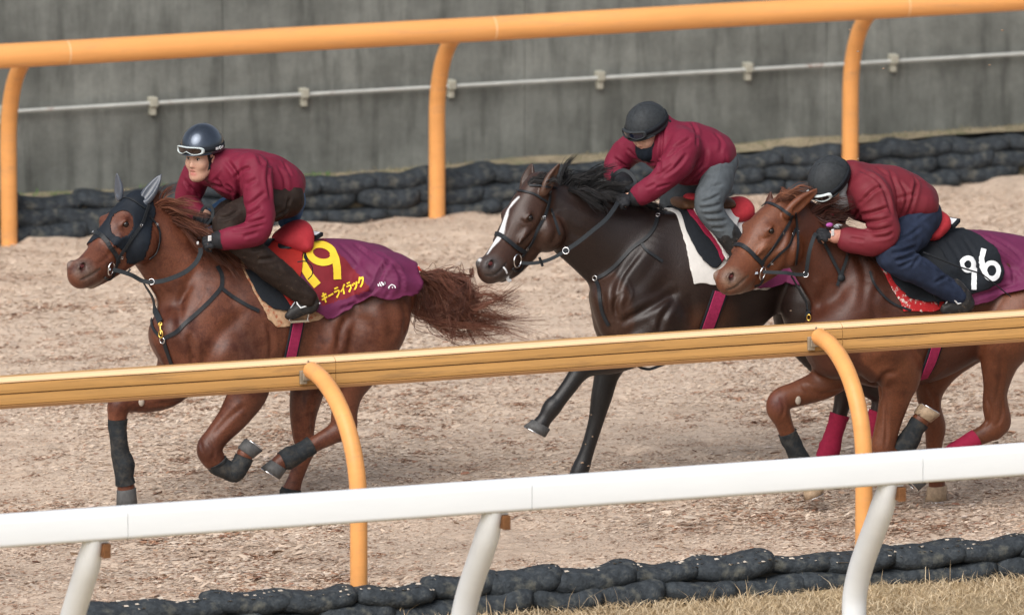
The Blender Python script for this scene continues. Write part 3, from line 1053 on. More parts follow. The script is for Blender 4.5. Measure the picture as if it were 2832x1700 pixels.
class Beast:
    """one horse: its volumes, its mesh, and helpers that lay tack on its hide"""
    def __init__(self, y0, turn):
        self.y0 = y0
        self.s = SDF()
        self.u = np.array([math.sin(turn), -math.cos(turn), 0.0])     # the head's left side, towards the camera
        self.f = np.array([-math.cos(turn), -math.sin(turn), 0.0])

    def limb(self, pts, col, k=.03, s=1.0, u=(0, 1, 0), sub=6, op='+'):
        P, R, S, Cc = [], [], [], []
        for p in pts:
            a, r = px3(p, self.y0)
            P.append(a); R.append(r)
            S.append(p[4] if len(p) > 4 and not isinstance(p[4], tuple) else s)
            Cc.append(p[5] if len(p) > 5 else col)
        self.s.chain(P, R, S, k, Cc, u, sub, op)
        return P

    def at(self, px, py, dy=0.0):
        return U(px, py, self.y0 + dy)

    def finish(self, name, h=.0075, lines=()):
        V, F = self.s.mesh(h, 2)
        C = self.s.colours(V, None, F, 4)
        V = press_lines(V, vnormals(V, F), F, [(a, b * 1.25, c * .72) for a, b, c in lines])
        self.V, self.F = V, F
        self.N = vnormals(V, F)
        self.C = C * (1 + .16 * wav(V, 8, 41) + .14 * wav(V, 24, 42, 8))[:, None]
        self.bvh = BVHTree.FromPolygons([Vector(v) for v in V.tolist()], F.tolist())
        me = mesh_np(name, V, F)
        vcol(me, self.C)
        return me

    def hit(self, px, py, off=0.0):
        r = ray(px, py)
        h, n, i, d = self.bvh.ray_cast(Vector(CC + r * 55), Vector(r))
        if h is None:
            # just off the outline: nearest hide to the ray
            p = U(px, py, self.y0)
            h, n, i, d = self.bvh.find_nearest(Vector(p))
        return np.array(h) + off * np.array(n), np.array(n)

    # cylindrical chart round the spine: (x, angle) -> hide
    def axis(self, x):
        return np.interp(x, self.ax[:, 0], self.ax[:, 1])

    def chart(self, p):
        """(x, angle) of a 3D point"""
        return np.array([p[0], math.atan2(self.y0 - p[1], p[2] - self.axis(p[0]))])

    def surf(self, x, a):
        zc = self.axis(x)
        d = np.array([0, -math.sin(a), math.cos(a)])
        c = np.array([x, self.y0, zc])
        h, n, i, dd = self.bvh.ray_cast(Vector(c + d * 1.2), Vector(-d), 1.2)
        if h is None: return c + d * .3, d
        n = np.array(n)
        return np.array(h), (n if n @ d > 0 else -n)


def ribbon(P, N, wd, th=.003):
    """flat strap along P lying with face normals N"""
    P = np.asarray(P); N = np.asarray(N)
    m = len(P)
    T = np.gradient(P, axis=0); T /= np.linalg.norm(T, axis=1)[:, None] + 1e-9
    B = np.cross(N, T); B /= np.linalg.norm(B, axis=1)[:, None] + 1e-9
    wd = np.broadcast_to(np.asarray(wd, float), (m,))[:, None] / 2
    V = np.stack([P - B * wd, P - B * wd * .92 + N * th, P + B * wd * .92 + N * th, P + B * wd, P - N * th * .5], 1).reshape(-1, 3)
    F = []
    for i in range(m - 1):
        for j in range(5):
            F.append((i * 5 + j, i * 5 + (j + 1) % 5, (i + 1) * 5 + (j + 1) % 5, (i + 1) * 5 + j))
    F += [tuple(range(4, -1, -1)), tuple(range((m - 1) * 5, m * 5))]
    return V, F


def strap(b, pts, wd, off=.004, th=.004, n=5):
    """strap drawn over the hide along photo points"""
    Q = crom(np.array(pts, float), n)
    P, N = [], []
    for q in Q:
        p, nn = b.hit(q[0], q[1], off)
        P.append(p); N.append(nn)
    P = np.array(P); N = np.array(N)
    for _ in range(2):
        P[1:-1] = .5 * P[1:-1] + .25 * (P[:-2] + P[2:])
        N[1:-1] = .5 * N[1:-1] + .25 * (N[:-2] + N[2:])
    N /= np.linalg.norm(N, axis=1)[:, None]
    return ribbon(P, N, wd, th)


def free_strap(b, pts, wd, th=.004, n=6, nrm=(-.3, -.9, .2)):
    """strap through the air: (px, py, dy)"""
    Q = crom(np.array([b.at(*p) for p in pts]), n)
    N = np.tile(np.array(nrm, float) / np.linalg.norm(nrm), (len(Q), 1))
    return ribbon(Q, N, wd, th)


def drape(b, poly, off, name, mats, parent=None, step=.018, fold=None, matpoly=None, lines=None, both=True, thick=.004):
    """cloth over the back: poly of photo points; points flagged 's' lie on the spine"""
    ch = []
    for p in poly:
        if len(p) > 2:
            x = b.at(p[0], p[1])[0]
            ch.append((x, 0.0))
        else:
            h, n = b.hit(p[0], p[1])
            c = b.chart(h)
            ch.append((c[0], max(c[1], .02)))
    ch = np.array(ch)
    K = .34
    P2 = ch * [1, K]
    # resample edges
    E = []
    for i in range(len(P2)):
        a, c = P2[i], P2[(i + 1) % len(P2)]
        m = max(1, int(np.linalg.norm(c - a) / step))
        for t in range(m): E.append(a + (c - a) * t / m)
    E = np.array(E)
    lo, hi = E.min(0), E.max(0)
    gx, gy = np.meshgrid(np.arange(lo[0], hi[0], step), np.arange(lo[1], hi[1], step), indexing='ij')
    g = np.stack([gx.ravel(), gy.ravel()], 1)
    g[:, 0] += (np.arange(len(g)) % 2) * step * .3
    g = g[inpoly(g, E)]
    dd = np.min(np.linalg.norm(g[:, None] - E[None], axis=2), axis=1) if len(g) else np.zeros(0)
    g = g[dd > step * .6]
    A = np.vstack([E, g])
    n = len(E)
    vv, ee, ff, *_ = delaunay_2d_cdt([Vector(p) for p in A.tolist()], [(i, (i + 1) % n) for i in range(n)], [], 1, 1e-6)
    vv = np.array([tuple(v) for v in vv])
    V, Nn = [], []
    for v in vv:
        p, nn = b.surf(v[0], v[1] / K)
        V.append(p); Nn.append(nn)
    V = np.array(V); Nn = np.array(Nn)
    F = [tuple(f) for f in ff]
    V = V + Nn * off
    Ft = np.array([f for f in F if len(f) == 3])
    keep = V.copy()
    V = laplace(V, Ft, 4)
    V = np.where((vv[:, 1] < 1e-4)[:, None], keep, V)
    if fold is not None: V = fold(V, Nn, vv[:, 0], vv[:, 1] / K)
    if lines: V = press_lines(V, Nn, Ft, lines)
    mi = np.zeros(len(F), dtype=np.int32)
    if matpoly:
        cen = proj(np.array([V[list(f)].mean(0) for f in F]))
        for k, pp in matpoly:
            mi[inpoly(cen, pp)] = k
    if both:
        nV = len(V)
        W = V.copy(); W[:, 1] = 2 * b.y0 - W[:, 1]
        V2 = np.vstack([V, W])
        F2 = F + [tuple(reversed([i + nV for i in f])) for f in F]
        mi = np.concatenate([mi, mi])
    else:
        V2, F2 = V, F
    me = mesh_np(name, V2, F2)
    for m in (mats if isinstance(mats, list) else [mats]): me.materials.append(m)
    me.polygons.foreach_set('material_index', mi)
    o = link(name, me, None, parent)
    wl_ = o.modifiers.new('weld', 'WELD'); wl_.merge_threshold = .004
    sm = o.modifiers.new('solidify', 'SOLIDIFY'); sm.thickness = thick; sm.offset = 1
    bv = BVHTree.FromPolygons([Vector(v) for v in V.tolist()], F)
    return o, bv


def print_on(bv, strokes, name, mat, parent, off=.008):
    """lettering: strokes = [(points in photo pixels, width in px)] laid on a cloth surface"""
    mb = MB()

    def cast(q):
        r = ray(*q)
        h, n, i, d = bv.ray_cast(Vector(CC + r * 55), Vector(r))
        if h is None:
            h, n, i, d = bv.find_nearest(Vector(CC + r * 69.8))
        n = np.array(n)
        if n @ r > 0: n = -n
        return np.array(h) + n * off
    for pts, wd in strokes:
        P = np.array(pts, float)
        closed = np.linalg.norm(P[0] - P[-1]) < 1e-6
        seg = np.linalg.norm(np.diff(P, axis=0), axis=1)
        L = np.concatenate([[0], np.cumsum(seg)])
        m = max(2, int(L[-1] / 4) + 1)
        s = np.linspace(0, L[-1], m)
        Q = np.stack([np.interp(s, L, P[:, 0]), np.interp(s, L, P[:, 1])], 1)
        T = np.gradient(Q, axis=0)
        if closed:
            T[0] = T[-1] = Q[1] - Q[-2]
        T /= np.linalg.norm(T, axis=1)[:, None] + 1e-9
        Nn = np.stack([-T[:, 1], T[:, 0]], 1)
        k = max(2, int(wd / 5) + 1)
        V = []
        for i in range(m):
            for j in range(k):
                V.append(cast(Q[i] + Nn[i] * wd * (j / (k - 1) - .5)))
        F = [(i * k + j, i * k + j + 1, (i + 1) * k + j + 1, (i + 1) * k + j) for i in range(m - 1) for j in range(k - 1)]
        mb.add(V, F)
    o = mb.build(name, mat, parent)
    return o


def arc(cx, cy, rx, ry, a0, a1, n=20, rot=0):
    c, s = math.cos(rot), math.sin(rot)
    out = []
    for i in range(n + 1):
        t = math.radians(a0 + (a1 - a0) * i / n)
        x, y = rx * math.cos(t), ry * math.sin(t)
        out.append((cx + c * x - s * y, cy + s * x + c * y))
    return out


def hairs(roots, tips_fn, n, name, pal, parent, r0=.0028, seg=7, mat='hair1', seed=0):
    """many thin tapered strands; tips_fn(i, root) -> list of control points"""
    r = np.random.default_rng(seed)
    Vs, Fs, Cs = [], [], []
    pal = np.array(pal)
    for i in range(n):
        P = crom(np.array(tips_fn(i, r)), 3)
        m = len(P)
        T = np.gradient(P, axis=0); T /= np.linalg.norm(T, axis=1)[:, None] + 1e-9
        a = np.cross(T, (.2, .9, .4)); a /= np.linalg.norm(a, axis=1)[:, None] + 1e-9
        c = np.cross(T, a)
        rr = r0 * r.uniform(.6, 1.3) * (1 - .85 * np.linspace(0, 1, m) ** 1.5)[:, None]
        V = np.stack([P + a * rr, P + (-.5 * a + .87 * c) * rr, P + (-.5 * a - .87 * c) * rr], 1).reshape(-1, 3)
        b = sum(len(v) for v in Vs) if False else None
        Vs.append(V)
        ii = np.arange(m - 1)[:, None] * 3
        Fs.append(np.concatenate([ii + np.array(q) for q in ([0, 1, 4, 3], [1, 2, 5, 4], [2, 0, 3, 5])]))
        Cs.append(np.tile(pal[r.integers(len(pal))] * r.uniform(.75, 1.2), (len(V), 1)))
    off = np.concatenate([[0], np.cumsum([len(v) for v in Vs])[:-1]])
    F = np.concatenate([f + o for f, o in zip(Fs, off)])
    me = mesh_np(name, np.concatenate(Vs), F)
    vcol(me, np.concatenate(Cs))
    return link(name, me, M[mat], parent)


def wrap_leg(b, pts, name, mat, parent, pad=3.0, seed=0, amp=.003):
    """bandage: a padded sleeve round the lower leg"""
    P = np.array([b.at(*p[:3]) for p in pts]); R = np.array([(p[3] + pad) * MPX for p in pts])
    Q = crom(np.hstack([P, R[:, None]]), 6)
    mb = MB().tube(Q[:, :3], Q[:, 3], 22)
    V = np.array(mb.V)
    c = V - np.repeat(np.vstack([Q[:, :3]]), 22, 0) if len(V) == 22 * len(Q) else None
    n = len(Q) * 22
    cen = np.repeat(Q[:, :3], 22, 0)
    D = V[:n] - cen
    V[:n] += D / (np.linalg.norm(D, axis=1)[:, None] + 1e-9) * (amp * wav(V[:n], 70, seed) + amp * .7 * wav(V[:n], 150, seed + 9))[:, None]
    mb.V = [tuple(v) for v in V]
    return mb.build(name, mat, parent)


def hoof(b, cor, sole, r0, r1, parent, mat, fwd=(-1, 0, 0), shoe=True):
    """cor, sole: (px,py,dy) centres; radii in px"""
    c = b.at(*cor); s = b.at(*sole)
    ax = (s - c) / np.linalg.norm(s - c)
    L = np.linalg.norm(s - c)
    f = np.asarray(fwd, float); f = f - ax * (f @ ax); f /= np.linalg.norm(f)
    g = np.cross(ax, f)
    V = []
    n = 20
    for t, r, sh in ((0, r0 * .96, 0), (.06, r0 * 1.04, .0), (.5, (r0 + r1) / 2, .10), (1.0, r1, .22), (1.0, r1 * .8, .22), (.94, r1 * .66, .2)):
        for j in range(n):
            q = 2 * math.pi * j / n
            V.append(c + ax * L * t + (f * (math.cos(q) * 1.08 + sh * 1.0) + g * math.sin(q) * .95) * r * MPX)
    F = [(i * n + j, i * n + (j + 1) % n, (i + 1) * n + (j + 1) % n, (i + 1) * n + j) for i in range(5) for j in range(n)]
    F += [tuple(range(n - 1, -1, -1)), tuple(range(5 * n, 6 * n))]
    o = MB().add(V, F).build('hoof', mat, parent)
    if shoe:
        P = []
        for j in range(17):
            q = math.radians(-140 + 280 * j / 16)
            P.append(c + ax * (L + .004) + (f * (math.cos(q) * 1.08 + .22) + g * math.sin(q) * .95) * r1 * .9 * MPX)
        MB().tube(P, .0055, 6).build('horseshoe', M['metal'], o)
    return o


def eye_at(b, px, py, r, parent, turn_in=.35):
    p = b.eye3 if turn_in > 0 else b.fareye3
    n = b.eyev if turn_in > 0 else b.fareyev
    c = p + n * .000
    MB().ball(c, r, 12, 18).build('eye', M['eye'], parent)
    return p, n


def leg_colours(base, dark):
    return base, dark


# ---- shared shape of a thoroughbred head, given its photo chain
def head(b, ch, chin, jowl, nostril, eye, ears, col, muz, mouth=None):
    ch = [c + (sc,) for c, sc in zip(ch, (.64, .72, .72, .82, .88))]
    b.limb(ch, col, k=.03, s=.62, u=b.u, sub=8)
    b.limb(chin, col, k=.022, s=.8, u=b.u)
    jc, jr = px3(jowl, b.y0)
    b.s.ell(jc - b.u * 0, (jr, jr * .92, jr), A=[b.f, b.u, (0, 0, 1)], k=.03, col=col)
    # brow ridges and cheek ridge
    e = b.s.trace(*eye)
    mid = U(eye[0], eye[1], b.y0)
    b.eye3 = e
    d = (b.at(*ch[-1][:3]) - b.at(*ch[0][:3])); d /= np.linalg.norm(d)
    up = np.cross(d, b.u); up = up if up[2] > 0 else -up
    ctr = b.at(*ch[1][:3])
    far = e - b.u * 2 * ((e - ctr) @ b.u)
    b.fareye3 = far
    for q, sg in ((e, 1), (far, -1)):
        v = (b.u * sg + b.f * .9); v /= np.linalg.norm(v)
        b.s.ell(q - b.u * sg * .020 + up * .004, (.036, .024, .028), A=[d, b.u, up], k=.028, col=col)
        b.s.chain([q + up * .017 - d * .024 - b.u * sg * .004, q + up * .021 + b.u * sg * .003, q + up * .012 + d * .026 - b.u * sg * .004], [.009, .012, .008], k=.012, col=col)
        b.s.ell(q + v * .012, (.021, .013, .0125), A=[d, np.cross(up, d), up], k=.006, op='-')
        if sg > 0: b.eyev = v
        else: b.fareyev = v
        # facial crest
        b.s.chain([q + d * .07 - up * .045, q + d * .15 - up * .048], [.014, .010], k=.03, col=col)
    # nostrils
    n = b.s.trace(*nostril)
    ctr2 = b.at(*ch[-1][:3])
    nf = n - b.u * 2 * ((n - ctr2) @ b.u)
    for q, sg in ((n, 1), (nf, -1)):
        b.s.chain([q - d * .018 + up * .016, q - d * .026 - up * .004, q - up * .022, q + d * .020 - up * .008, q + d * .014 + up * .016, q - d * .018 + up * .016], .0095, k=.014, col=muz)
        if sg > 0: b.s.ell(q + b.u * sg * .004 + d * -.002, (.024, .022, .019), A=[d, b.u, up], k=.007, op='-')
    b.nos3 = n
    b.muz3 = b.at(*ch[-1][:3])
    b.s.paint += [([b.muz3 + b.u * .03, n, b.muz3 - up * .05 - d * .02], .050, muz, .06)]
    b.hd, b.hup = d, up
    if mouth:
        mp_ = [b.s.trace(*q) for q in mouth]
        b.s.chain(mp_, [.004] + [.0075] * (len(mp_) - 2) + [.004], 1, .006, muz, sub=3, op='-')
        b.s.paint.append((mp_, .006, tuple(np.array(muz) * .35), .010))
    return e, n


def ear_sdf(b, base, tip, dy, wid, col, front=(-.6, -.7, .3), k=.015, hollow=True, s=None):
    s = s or b.s
    B, T = b.at(base[0], base[1], dy), b.at(tip[0], tip[1], dy)
    L = T - B
    f = np.asarray(front, float); a = L / np.linalg.norm(L)
    f = f - a * (f @ a); f /= np.linalg.norm(f)
    w = wid * MPX
    s.chain([B - L * .05, B + L * .22 - f * .004, B + L * .5 - f * .006, B + L * .8, T], [w * .8, w * 1.0, w * .86, w * .48, w * .10], .62, k, col, u=f, sub=6)
    if hollow:
        s.chain([B + L * .12 + f * w * .62, B + L * .45 + f * w * .56, B + L * .8 + f * w * .36, T - L * .08 + f * w * .2], [w * .50, w * .62, w * .36, w * .08], .8, .006, col, u=f, sub=5, op='-')

def zl(z, *lines):
    return [([z(*p) for p in pts], w_, d) for pts, w_, d in lines]


def z_(ox, oy, s):
    return lambda x, y: (ox + x / s, oy + y / s)


def torso_axis(b, pts):
    P = np.array([b.at(p[0], p[1], 0) for p in pts])
    b.ax = P[np.argsort(P[:, 0])][:, [0, 2]]


# ------------------------------------------------------------------ first horse: chestnut in a black hood
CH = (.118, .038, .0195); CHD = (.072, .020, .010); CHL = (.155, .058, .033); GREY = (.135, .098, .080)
h1 = Beast(2.35, math.radians(32))
T1 = [(505, 925, 0, 88), (570, 905, 0, 138), (650, 882, 0, 182), (720, 880, 0, 196), (810, 866, 0, 190), (900, 832, 0, 163), (980, 815, 0, 140), (1040, 818, 0, 112)]
h1.limb(T1, CH, k=.06, s=.66, sub=8); torso_axis(h1, T1)
h1.limb([(610, 835, 0, 142), (545, 775, 0, 120), (480, 715, 0, 98), (425, 655, 0, 85), (402, 618, 0, 76)], CH, k=.09, s=.54, sub=8)
# breast, shoulder blade, upper arm, elbow muscles
h1.limb([(480, 925, -.11, 66), (510, 985, -.12, 62)], CH, k=.09)
h1.limb([(478, 915, .11, 64), (500, 980, .12, 60)], CH, k=.09)
h1.limb([(640, 755, -.08, 52), (590, 850, -.145, 74), (545, 930, -.165, 70)], CH, k=.07, s=.62)
h1.limb([(560, 945, -.165, 62), (640, 985, -.185, 74), (700, 1005, -.175, 60)], CH, k=.06, s=.7)
h1.limb([(700, 780, -.10, 60), (690, 880, -.17, 84), (760, 900, -.18, 84)], CH, k=.10, s=.5)
# near fore, folded
h1.limb([(620, 975, -.175, 76), (688, 1058, -.185, 60), (655, 1138, -.18, 45), (603, 1202, -.17, 34), (580, 1238, -.17, 36), (588, 1264, -.17, 33), (606, 1287, -.18, 25), (640, 1303, -.19, 25), (652, 1300, -.2, 27), (668, 1280, -.2, 22), (678, 1255, -.2, 24)],
        CH, k=.03, s=.92)
# far fore, reaching
h1.limb([(540, 960, .14, 88), (470, 1065, .15, 56), (410, 1098, .15, 42), (352, 1105, .15, 34), (331, 1118, .15, 33), (325, 1148, .15, 27), (326, 1190, .15, 22), (332, 1250, .15, 21), (342, 1285, .15, 26), (344, 1320, .15, 22), (349, 1350, .15, 25)],
        CH, k=.03, s=.92)
# hind quarters
h1.limb([(1045, 800, -.14, 92), (1040, 890, -.17, 92), (1005, 985, -.17, 72), (965, 1075, -.15, 45), (952, 1140, -.14, 36), (946, 1178, -.14, 34), (925, 1197, -.14, 28), (880, 1222, -.14, 23), (826, 1252, -.14, 22), (797, 1266, -.14, 27), (775, 1277, -.14, 22), (766, 1288, -.14, 24)],
        CH, k=.04, s=.9)
h1.limb([(958, 1120, -.14, 22), (968, 1178, -.14, 20), (945, 1200, -.14, 20)], CH, k=.02)
h1.limb([(940, 860, -.17, 60), (910, 960, -.20, 62), (925, 1020, -.18, 50)], CH, k=.05, s=.7)
h1.limb([(1020, 805, .13, 95), (930, 925, .15, 84), (865, 1035, .15, 56), (842, 1120, .14, 42), (838, 1195, .14, 31), (846, 1232, .14, 30), (836, 1268, .14, 24), (818, 1320, .14, 21), (803, 1362, .14, 26), (795, 1385, .14, 22), (788, 1400, .14, 24)],
        CH, k=.04, s=.9)
# tail dock
h1.limb([(1075, 800, 0, 40), (1130, 776, 0, 22), (1190, 768, 0, 15), (1247, 780, 0, 12), (1280, 815, 0, 9), (1290, 845, 0, 6)], CHD, k=.03)
head(h1, [(384, 600, 0, 72), (342, 650, -.02, 78), (294, 702, -.06, 58), (250, 744, -.14, 47), (224, 757, -.17, 41)],
     [(345, 712, -.06, 34), (292, 752, -.08, 27), (252, 777, -.11, 22)], (382, 670, -.045, 60), (226, 738), (347, 620), None, CH, GREY, [z_(180, 460, 4.1225)(*q) for q in ((395, 1165), (330, 1220), (250, 1262), (180, 1290))])
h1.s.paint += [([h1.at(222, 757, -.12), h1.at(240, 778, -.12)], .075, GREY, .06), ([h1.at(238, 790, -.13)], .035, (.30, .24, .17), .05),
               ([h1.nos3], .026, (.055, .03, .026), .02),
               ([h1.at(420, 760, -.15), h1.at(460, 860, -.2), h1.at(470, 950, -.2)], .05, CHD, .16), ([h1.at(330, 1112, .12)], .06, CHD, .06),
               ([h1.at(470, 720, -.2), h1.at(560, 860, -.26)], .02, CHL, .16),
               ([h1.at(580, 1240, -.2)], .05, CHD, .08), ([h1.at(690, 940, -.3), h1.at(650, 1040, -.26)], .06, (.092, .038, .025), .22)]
Z2, Z1, Z3, ZC = z_(380, 640, 3.71), z_(180, 460, 4.1225), z_(780, 560, 3.533), z_(250, 950, 3.091)
L1 = zl(Z2, ([(620, 330), (490, 600), (430, 850), (450, 1080)], .020, .012), ([(1150, 780), (920, 1000), (760, 1240), (700, 1350)], .026, .010), ([(1330, 930), (1372, 1100), (1366, 1320)], .012, .013),
        ([(520, 1060), (565, 1200), (575, 1370)], .014, .014), ([(230, 1000), (260, 1200), (330, 1370)], .02, .008), ([(980, 620), (1000, 850), (1100, 1050)], .03, .007), ([(700, 500), (650, 700), (560, 820)], .006, -.0035),
        ([(1750, 1000), (1800, 1150), (1780, 1270)], .018, .005), ([(1880, 960), (1930, 1120), (1900, 1260)], .018, .005), ([(2010, 930), (2060, 1090), (2030, 1250)], .018, .005), ([(560, 560), (480, 640), (420, 760)], .012, .006)) + \
    zl(Z1, ([(930, 1090), (1060, 1290), (1180, 1484)], .014, .008), ([(1060, 700), (1200, 900), (1420, 1050)], .02, .006), ([(540, 960), (430, 1080), (350, 1120)], .010, .005), ([(300, 880), (240, 980), (200, 1060)], .006, -.003)) + \
    zl(Z3, ([(650, 1090), (575, 1250), (560, 1440)], .016, .016), ([(1000, 980), (1070, 1150), (1050, 1380)], .028, .011), ([(1160, 960), (1205, 1120), (1180, 1300)], .018, .010), ([(760, 1100), (860, 1250), (900, 1440)], .03, .009)) + \
    zl(ZC, ([(1330, 520), (1180, 640), (1040, 790)], .012, .008), ([(1880, 480), (1895, 780)], .010, .007), ([(1000, 820), (1060, 900), (1040, 990)], .008, .006), ([(940, 830), (960, 930)], .008, .005), ([(500, 520), (700, 500), (860, 470)], .010, .006))
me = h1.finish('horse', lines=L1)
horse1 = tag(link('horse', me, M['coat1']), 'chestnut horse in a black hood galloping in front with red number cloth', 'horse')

# ------------------------------------------------------------------ second horse: dark bay with a white blaze
DB = (.019, .0105, .0085); DBL = (.042, .019, .012); BLK = (.0125, .012, .0125); DG = (.060, .052, .050)
h2 = Beast(2.15, math.radians(34))
T2 = [(1735, 850, 0, 92), (1800, 815, 0, 148), (1880, 778, 0, 192), (1960, 775, 0, 198), (2050, 752, 0, 156), (2130, 738, 0, 134), (2210, 745, 0, 126), (2262, 752, 0, 108)]
h2.limb(T2, DB, k=.06, s=.66, sub=8); torso_axis(h2, T2)
h2.limb([(1530, 582, 0, 78), (1590, 618, 0, 96), (1660, 662, 0, 110), (1750, 705, 0, 142)], DB, k=.09, s=.54, sub=8)
h2.limb([(1698, 825, -.11, 66), (1712, 890, -.12, 60)], DBL, k=.07)
h2.limb([(1690, 820, .11, 62), (1700, 890, .12, 60)], DBL, k=.07)
h2.limb([(1850, 650, -.08, 52), (1800, 740, -.145, 74), (1755, 825, -.165, 70)], DB, k=.07, s=.6)
h2.limb([(1765, 845, -.165, 62), (1830, 890, -.19, 74), (1870, 905, -.18, 62)], DB, k=.05, s=.7)
h2.limb([(1900, 670, -.10, 60), (1905, 780, -.17, 84), (1980, 800, -.18, 86)], DBL, k=.10, s=.5)
h2.limb([(1820, 880, -.175, 76, .92, DB), (1760, 955, -.18, 54, .92, DB), (1700, 990, -.18, 42, .92, DB), (1645, 1004, -.17, 34), (1618, 1012, -.17, 33), (1598, 1034, -.17, 26), (1574, 1068, -.17, 23), (1545, 1106, -.17, 22), (1527, 1126, -.17, 26), (1508, 1156, -.17, 21), (1494, 1176, -.17, 24)],
        BLK, k=.03, s=.92)
h2.limb([(1740, 890, .13, 80, .92, DB), (1705, 965, .13, 56, .92, DB), (1680, 1030, .13, 36), (1664, 1095, .13, 30), (1648, 1165, .13, 22), (1624, 1245, .13, 20), (1604, 1300, .13, 25), (1590, 1330, .13, 21), (1583, 1345, .13, 24)], BLK, k=.03, s=.92)
h2.limb([(2250, 760, .13, 92), (2220, 870, .15, 84), (2260, 975, .15, 52), (2320, 1040, .14, 36), (2338, 1072, .14, 33), (2326, 1130, .14, 23), (2306, 1200, .14, 21), (2294, 1240, .14, 26), (2280, 1275, .14, 21), (2272, 1290, .14, 24)], DB, k=.04, s=.9)
h2.limb([(2260, 765, -.14, 92), (2250, 870, -.17, 86), (2320, 985, -.16, 54), (2400, 1060, -.14, 36), (2440, 1090, -.14, 33), (2430, 1130, -.14, 23), (2415, 1175, -.14, 21), (2405, 1205, -.14, 26), (2420, 1235, -.14, 22), (2432, 1250, -.14, 24)], DB, k=.04, s=.9)
h2.limb([(2280, 745, 0, 40), (2350, 735, 0, 24), (2420, 750, 0, 16), (2480, 790, 0, 9)], DB, k=.03)
head(h2, [(1492, 546, 0, 72), (1458, 612, -.02, 78), (1416, 680, -.06, 59), (1378, 728, -.14, 48), (1357, 744, -.17, 41)],
     [(1462, 690, -.06, 34), (1420, 738, -.08, 28), (1388, 758, -.11, 23)], (1512, 640, -.045, 58), (1356, 731), (1465, 602), None, DBL, DG, [z_(1300, 430, 4.01)(*q) for q in ((400, 1190), (330, 1280), (250, 1330), (170, 1325))])
ear_sdf(h2, (1508, 526), (1549, 449), -.115, 19, (.075, .036, .022), (.5, -.8, .3))
ear_sdf(h2, (1452, 516), (1472, 450), .07, 20, DBL, (-.75, -.6, .2))
h2.s.paint += [([h2.at(1358, 745, -.12), h2.at(1378, 762, -.12)], .08, DG, .06), ([h2.nos3], .025, (.02, .012, .012), .02),
               ([h2.at(1430, 900, -.1), h2.at(1700, 900, -.22)], .03, DBL, .1), ([h2.at(1935, 900, -.25), h2.at(1990, 890, -.25)], .08, (.075, .030, .016), .14)]
bl = [(1434, 546, 3), (1418, 562, 6), (1407, 578, 4), (1402, 596, 7), (1393, 618, 10), (1384, 643, 14), (1370, 668, 12), (1357, 688, 5), (1348, 702, 2)]
h2.blaze = [(h2.s.trace(x, y), r * MPX) for x, y, r in bl]
h2.s.paint += [([q[0] for q in h2.blaze], [q[1] for q in h2.blaze], (.78, .78, .78), .012), ([h2.s.trace(1326, 718)], .010, (.6, .6, .6), .012)]
ZE, Z4, ZG = z_(1400, 600, 3.091), z_(1300, 430, 4.01), z_(1400, 900, 3.533)
L2 = zl(ZE, ([(1180, 250), (980, 520), (930, 760), (965, 900)], .014, .016), ([(1490, 620), (1250, 760), (1080, 850), (970, 910)], .016, .016), ([(1450, 690), (1340, 860), (1310, 985)], .014, .014), ([(1300, 330), (1180, 520), (1050, 640)], .03, .008),
        ([(1000, 640), (930, 740), (940, 840)], .010, .008), ([(790, 560), (840, 760), (900, 900)], .02, .010), ([(1560, 660), (1600, 800), (1560, 960)], .02, .006), ([(1000, 480), (1080, 640), (1040, 760)], .006, -.003)) + \
    zl(Z4, ([(850, 560), (770, 770), (600, 940), (520, 990)], .013, .008), ([(890, 620), (960, 840), (900, 1010)], .018, .013), ([(960, 640), (1080, 820), (1280, 930)], .02, .009), ([(1000, 400), (1200, 520), (1450, 640)], .022, .006),
        ([(560, 700), (600, 740), (680, 735)], .007, .005), ([(470, 720), (420, 860), (370, 960)], .007, -.003), ([(640, 790), (600, 880)], .006, -.003))
me = h2.finish('horse', lines=L2)
horse2 = tag(link('horse', me, M['coat2']), 'dark bay horse with a white blaze galloping in the middle', 'horse')

# ------------------------------------------------------------------ third horse: chestnut, half out of the frame
C3 = (.142, .046, .0205); C3D = (.068, .020, .010); C3L = (.185, .074, .038)
h3 = Beast(.95, math.radians(32))
T3 = [(2310, 945, 0, 88), (2380, 915, 0, 138), (2460, 882, 0, 190), (2540, 862, 0, 198), (2640, 826, 0, 182), (2740, 800, 0, 152), (2830, 808, 0, 140), (2895, 822, 0, 116)]
h3.limb(T3, C3D, k=.06, s=.66, sub=8); torso_axis(h3, T3)
h3.limb([(2205, 628, 0, 82), (2270, 694, 0, 98), (2340, 762, 0, 124), (2410, 818, 0, 148)], C3D, k=.09, s=.54, sub=8)
h3.limb([(2285, 925, -.11, 66), (2310, 985, -.12, 62)], C3D, k=.09)
h3.limb([(2278, 925, .11, 64), (2298, 985, .12, 60)], C3D, k=.09)
h3.limb([(2440, 760, -.08, 52), (2390, 850, -.145, 74), (2345, 930, -.165, 70)], C3D, k=.07, s=.62)
h3.limb([(2360, 945, -.165, 62), (2440, 985, -.185, 74), (2490, 1000, -.175, 60)], C3D, k=.06, s=.7)
h3.limb([(2430, 955, -.18, 80), (2486, 1025, -.19, 62), (2478, 1085, -.18, 46), (2462, 1150, -.17, 37), (2448, 1205, -.17, 34), (2443, 1238, -.17, 34), (2458, 1256, -.17, 29), (2486, 1246, -.18, 24), (2510, 1222, -.19, 27), (2530, 1186, -.2, 22), (2546, 1160, -.2, 24)],
        C3, k=.03, s=.92)
